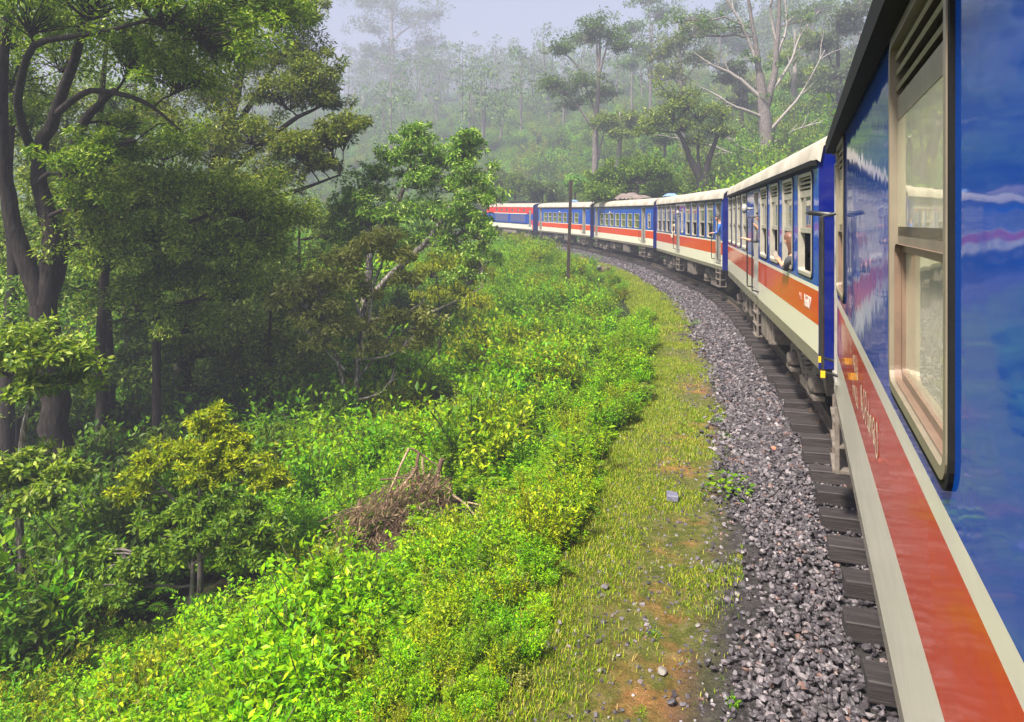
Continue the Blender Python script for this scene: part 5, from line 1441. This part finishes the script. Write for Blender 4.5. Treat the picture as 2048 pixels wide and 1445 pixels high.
for k, (u, v, sz, m, lab) in enumerate([(1424, 953, .10, 'whiterock', 'white stone on the orange clay patch of the verge'), (1395, 1125, .09, 'greyrock', 'dark grey stone in the grass beside the ballast, nearer than the slab'), (1421, 1147, .10, 'greyrock', 'dark stone touching the ballast edge near the clay streak'), (1210, 1180, .12, 'greyrock', 'flat dark stone in the verge grass left of the clay streaks'), (1325, 1350, .13, 'whiterock', 'pale stone at the bottom of the picture in the verge'), (1475, 1200, .09, 'whiterock', 'pale stone on the orange clay streak'), (1395, 1267, .08, 'whiterock', 'round white pebble on the lower clay patch'), (1200, 1350, .07, 'whiterock', 'small pale stone in the near verge grass')]):
    sz *= .62; p_ = on_ground(u, v); rock('rock', lab, (p_[0], p_[1], p_[2] + sz * .25), (sz * 1.2, sz, sz * .7), M[m], 20 + k)

# dead brush pile
def brush_pile():
    c0 = PILE; base = np.array([c0[0], c0[1], gz(c0[0], c0[1])]); Fp = c0[1] - .55
    root = empty('brush_pile', tuple(base)); tag(root, 'heap of dead brown branches and leaves on the slope', 'brush pile')
    r = np.random.default_rng(15)
    M['stick'] = bark('dry_stick', (.16, .10, .06), (.34, .24, .15), (.52, .40, .27), 4)
    M['redstick'] = bark('red_brown_stick', (.06, .035, .024), (.14, .085, .058), (.26, .18, .125), 4)
    W = lambda u, v, df=0: P(u, v, Fp + df) - base
    st = [((818, 897, .2), (770, 1010, -.1), .022), ((832, 938, .1), (762, 1030, -.1), .025), ((838, 905, .2), (845, 1015, .1), .03), ((845, 915, .2), (850, 1010, .1), .02), ((820, 897, .2), (880, 935, .2), .02), ((885, 918, .2), (872, 975, .2), .045), ((905, 990, .0), (960, 1045, -.2), .022), ((930, 1005, .1), (985, 1018, 0), .016), ((740, 1060, 0), (640, 1190, -.5), .018), ((760, 1070, 0), (690, 1200, -.5), .018), ((640, 1170, -.6), (682, 1215, -.6), .02), ((720, 1000, .1), (690, 1130, -.2), .02), ((860, 950, .2), (800, 1060, -.1), .02), ((760, 960, .3), (860, 960, .3), .018)]
    for k in range(26):
        u = r.uniform(690, 900); v = 915 + abs(u - 850) * .6 + r.uniform(0, 120); L = r.uniform(60, 170); an = r.uniform(.2, 2.9)
        st.append(((u, v, r.uniform(-.3, .3)), (u - L * math.cos(an), v + L * math.sin(an) * .7, r.uniform(-.4, .2)), r.uniform(.007, .016)))
    for k, (a, b, w) in enumerate(st):
        mb = MB(); cp = curve_pts(W(*a), W(*b), r, 7, .03, .05); mb.tube(cp, np.linspace(w, w * .6, 7), 7)
        mb.build('stick', M['stick'] if k in (0, 1, 6, 7, 8, 9, 10) or k % 3 == 0 else M['redstick'], root)
    mb = MB()
    n = 900
    a = np.array([W(r.uniform(690, 900), 0) * 0 for _ in range(1)])
    for k in range(n):
        u = r.uniform(700, 905); v = 925 + abs(u - 850) * .55 + r.uniform(0, 130)
        p_ = W(u, v, r.uniform(-.3, .4)); d = unit(np.array([-.6, -.2, -.75]) + r.normal(0, .45, 3)); L = r.uniform(.15, .5)
        mb.tube([p_, p_ + d * L * .5 + r.normal(0, .02, 3), p_ + d * L], [.005, .004, .002], 4, cap=False)
    tw = mb.build('twigs', M['redstick'], root); tw['kind'] = 'stuff'
    mb = MB(); n = 2400
    u = r.uniform(670, 905, n); v = 930 + np.abs(u - 850) * .6 + r.uniform(0, 150, n) ; df = r.uniform(-.45, .35, n)
    pos = np.stack([(u - 1024) / FPX * (Fp + df), Fp + df, CAM_H - (v - HORIZON) / FPX * (Fp + df)], 1) - base
    d = unit(np.array([-.3, -.1, -.8]) + r.normal(0, .6, (n, 3)))
    ln = r.uniform(.05, .16, n); add_leaves(mb, pos, d, ln, ln * .2, r)
    lv = mb.build('dead_leaves', M['dead'], root); lv['kind'] = 'stuff'
    # mound under it so that the heap has a body
    mb = MB(); m = 16
    A, B = np.meshgrid(np.linspace(0, 2 * np.pi, 28, endpoint=False), np.linspace(.02, 1, m), indexing='ij')
    cx = W(800, 1060, .1)
    X = cx[0] + .62 * B * np.cos(A); Y = cx[1] + .55 * B * np.sin(A); Z = cx[2] - .40 + .50 * (1 - B**2) + .12 * vnoise(X * 5, Y * 5)
    i, j = np.meshgrid(np.arange(28), np.arange(m - 1), indexing='ij'); i2 = (i + 1) % 28
    mb.add(np.stack([X, Y, Z], -1).reshape(-1, 3), np.stack([i * m + j, i * m + j + 1, i2 * m + j + 1, i2 * m + j], -1).reshape(-1, 4), 0, True)
    mb.build('leaf_mould', simple('leaf_mould_soil', (.05, .028, .016), (.12, .07, .04), .95, 9, bumps=.8), root)
brush_pile()
# bent dead twig and pale dry grass tuft to the right of the pile
q = on_ground(1000, 1050); r = np.random.default_rng(16); mb = MB(); n = 260
pos = np.stack([r.normal(0, .16, n), r.normal(0, .12, n), r.uniform(0, .06, n)], 1); d = unit(np.stack([r.normal(.2, .5, n), r.normal(0, .4, n), r.uniform(-.2, .5, n)], 1)); ln = r.uniform(.08, .2, n)
add_leaves(mb, pos, d, ln, ln * .07, r)
tag(mb.build('dry_grass_tuft', leafmat('straw', [(0, (.35, .27, .15)), (1, (.6, .5, .33))], .2), None, tuple(q)), 'flattened tuft of pale dry grass right of the dead brush pile', 'dry grass')
q = on_ground(1097, 906); mb = MB()
mb.lathe((0, 0, 0), (.8, .3, .25), [(0, 0), (.032, .003), (.034, .02), (.034, .13), (.014, .17), (.013, .21), (0, .212)], 10)
tag(mb.build('plastic_bottle', simple('green_plastic', (.0, .30, .16), (.0, .36, .2), .2, 5), None, (q[0], q[1], q[2] + .22)), 'small emerald green bottle lying among the slope plants', 'bottle')

# ------------------------------------------------------------------ passengers
M['skin'] = simple('skin', (.45, .22, .13), (.52, .27, .17), .5, 8)
M['hair'] = simple('dark_hair', (.015, .010, .008), (.03, .02, .015), .5, 20)
M['hairbrown'] = simple('brown_hair', (.12, .05, .03), (.18, .08, .05), .5, 20)
def skin_mesh(name, verts, edges, radii, mats, sub=2, matfn=None):
    me = bpy.data.meshes.new(name); me.from_pydata([tuple(v) for v in verts], edges, [])
    o = bpy.data.objects.new(name, me); COL.objects.link(o)
    md = o.modifiers.new('skin', 'SKIN'); md.use_smooth_shade = True
    sv = me.skin_vertices[0].data
    for k, rr in enumerate(radii): sv[k].radius = (rr, rr) if np.isscalar(rr) else rr
    sv[0].use_root = True
    ms = o.modifiers.new('sub', 'SUBSURF'); ms.levels = sub; ms.render_levels = sub
    dg = bpy.context.evaluated_depsgraph_get(); out = bpy.data.meshes.new_from_object(o.evaluated_get(dg)); out.name = name
    bpy.data.objects.remove(o); bpy.data.meshes.remove(me)
    out.materials.clear()
    for m in mats: out.materials.append(m)
    if matfn:
        for p_ in out.polygons: p_.material_index = matfn(p_.center)
    for p_ in out.polygons: p_.use_smooth = True
    return out
def person(Mc, x, y, z, turn, label, shirt, hairm, arms, lean=0.0, seat=True, long_hair=True, group=None):
    """figure facing local -Y ... built with the pelvis at the origin; arms: [(elbow, wrist)] left, right"""
    root = empty('person'); root.matrix_world = Mc @ Matrix.Translation((x, y, z)) @ Matrix.Rotation(-math.radians(lean), 4, 'Y') @ Matrix.Rotation(math.radians(turn), 4, 'Z'); tag(root, label, 'person', group)
    V = [(0, 0, 0), (0, -.01, .16), (0, 0, .32), (0, .0, .46), (0, -.01, .55), (0, -.03, .63), (0, -.04, .72), (0, -.04, .80)]
    R = [(.15, .11), (.13, .10), (.15, .11), (.12, .085), (.052, .052), (.07, .075), (.078, .095), (.055, .065)]
    E = [(k, k + 1) for k in range(7)]
    def chain(start, pts, rad):
        p_ = start
        for q, rr in zip(pts, rad):
            V.append(q); R.append(rr); E.append((p_, len(V) - 1)); p_ = len(V) - 1
        return p_
    for sx, (el_, wr) in zip((-1, 1), arms):
        w = chain(3, [(sx * .17, 0, .44), el_, wr], [.062, .042, .028])
        wr = np.array(wr); d = unit(wr - np.array(el_)); side = unit(np.cross(d, (0, 0, 1)) + 1e-6)
        palm = wr + d * .05; pk = chain(w, [tuple(palm)], [.028])
        for f in range(4):
            b0 = palm + d * .03 + side * (f - 1.5) * .019
            k1 = b0 + d * .03 + np.array([0, 0, .008]); k2 = k1 + d * .02 - np.array([0, 0, .02 + .004 * f])
            chain(pk, [tuple(b0), tuple(k1), tuple(k2)], [.010, .009, .008])
        th = palm - d * .01 + side * sx * .03
        chain(pk, [tuple(th), tuple(th + d * .035 + side * sx * .012)], [.011, .009])
    for sx in (-1, 1):     # legs: seated or standing
        if seat: chain(0, [(sx * .10, -.05, -.03), (sx * .12, -.42, -.01), (sx * .12, -.43, -.42), (sx * .12, -.55, -.45)], [.09, .065, .045, .035])
        else: chain(0, [(sx * .09, 0, -.06), (sx * .10, -.02, -.46), (sx * .10, .02, -.86), (sx * .10, -.12, -.90)], [.09, .062, .045, .035])
    fn = lambda c: 0 if (c.z > .50 and abs(c.x) < .12) or (abs(c.x) > .0 and c.y < -.18 and c.z > .1) else (1 if c.z > .0 else 2)
    body = obj('body', skin_mesh('body', V, E, R, [M['skin'], shirt, M['seatcloth']], 2, fn), root)
    # face
    mb = MB()
    for sx in (-1, 1): mb.lathe((sx * .03, -.128, .735), (0, -1, 0), [(.012, 0), (.010, .006), (0, .008)], 8, 1)
    mb.add([(-.012, -.125, .70), (.012, -.125, .70), (0, -.155, .705), (0, -.128, .745)], [(0, 1, 2), (1, 3, 2), (3, 0, 2)], 0)
    mb.box(-.022, .022, -.131, -.118, .668, .676, 2)
    for sx in (-1, 1): mb.lathe((sx * .082, -.035, .72), (sx, 0, 0), [(.028, -.01), (.03, .005), (.012, .014), (0, .012)], 8, 0)
    mb.build('face', [M['skin'], M['hair'], simple('lip', (.35, .10, .09), None, .5)], body)
    # hair cap
    mb = MB(); n, m = 14, 9
    for a in range(1): pass
    pts = []
    for j in range(m):
        ph = math.radians(100 * j / (m - 1))
        for i in range(n):
            th = 2 * math.pi * i / n
            rr = .100; x = rr * .92 * math.sin(ph) * math.cos(th); y = -.035 + rr * 1.12 * math.sin(ph) * math.sin(th); z = .745 + rr * 1.05 * math.cos(ph)
            if math.sin(th) < -.3 and ph > 1.0: y += .05 * (ph - 1.0) * 3 * 1; z += .03 * (ph - 1)
            if long_hair and math.sin(th) > -.1 and j >= m - 2: z -= .13 * (j - m + 3)
            pts.append((x, y, z))
    F_ = [(j * n + i, (j + 1) * n + i, (j + 1) * n + (i + 1) % n, j * n + (i + 1) % n) for j in range(m - 1) for i in range(n)]
    mb.add(pts, F_, 0, True); mb.build('hair', hairm, body)
    return root
# phone-holding passenger at the second window of the second coach
Mc2 = c2.matrix_basis
DARK_SHIRT = simple('dark_shirt', (.03, .03, .035), (.05, .05, .055), .8)
holder = person(Mc2, -1.14, Y2(2.12), 1.80, 190, 'passenger with brown hair holding a phone out of the second coach window', DARK_SHIRT, M['hairbrown'],
       [((-.24, -.12, .26), (-.10, -.33, .36)), ((.20, -.10, .31), (.17, -.36, .44))], lean=19)
mb = MB(); mb.box(-.037, .037, -.005, .005, -.075, .075); ph = mb.build('phone', M['black'], None)
mb = MB(); mb.box(-.034, .034, .0052, .006, -.07, .07); mb.build('screen', simple('phone_screen', (.35, .30, .25), (.25, .22, .2), .1, 12), ph)
mb = MB(); mb.box(-.033, -.012, -.009, -.005, .045, .07); mb.build('camera_bump', M['seal'], ph)
ph.matrix_world = holder.matrix_basis @ Matrix.Translation((.16, -.475, .53)) @ Matrix.Rotation(math.radians(15), 4, 'X')
tag(ph, 'black phone held up outside the second coach window', 'phone')
blue_shirt = simple('bright_blue_shirt', (.02, .12, .55), (.03, .15, .6), .8)
person(c3.matrix_basis, -1.22, Y3(.55), 2.12, 235, 'passenger in a bright blue shirt leaning from the third coach doorway', blue_shirt, M['hair'], [((-.25, -.06, .22), (-.22, -.30, .20)), ((.25, -.06, .22), (.26, -.30, .24))], lean=14, seat=False, long_hair=False)
person(c3.matrix_basis, -1.14, Y3(9.1), 1.68, 185, 'fair-hatted passenger at a middle window of the third coach', simple('cream_shirt', (.6, .52, .40), (.52, .45, .34), .8), simple('straw_hat', (.62, .50, .33), (.5, .4, .26), .8), [((-.25, -.06, .22), (-.2, -.28, .32)), ((.25, -.06, .22), (.22, -.28, .32))], lean=18, long_hair=False)
person(Mc2, -1.18, Y2(6.5), 2.12, 235, 'passenger in dark clothes standing in the second coach doorway', DARK_SHIRT, M['hair'], [((-.25, -.06, .22), (-.2, -.25, .5)), ((.25, -.06, .22), (.26, -.28, .3))], lean=8, seat=False, long_hair=False)

# ------------------------------------------------------------------ mist
hz = MB(); zlo = float(GZ.min()) - 1.5; ztop_ = float(GZ[(GY.ravel() < 670)].max()) + 34
ztop_ = max(ztop_, float(GZ.max()) + 3)
hz.box(gx.min() - 6, gx.max() + 6, gy.min() - 6, gy.max() + 6, zlo, ztop_)
t = NT('mist'); t.t.nodes.clear(); out = t.t.nodes.new('ShaderNodeOutputMaterial'); pv = t.t.nodes.new('ShaderNodeVolumePrincipled')
pv.inputs['Color'].default_value = (.57, .59, .73, 1); pv.inputs['Density'].default_value = .0028; pv.inputs['Anisotropy'].default_value = 0.0
t.t.links.new(pv.outputs[0], out.inputs['Volume'])
ho = hz.build('haze', t.m); tag(ho, 'thin bluish mist hanging over the whole valley', 'mist', kind='stuff')
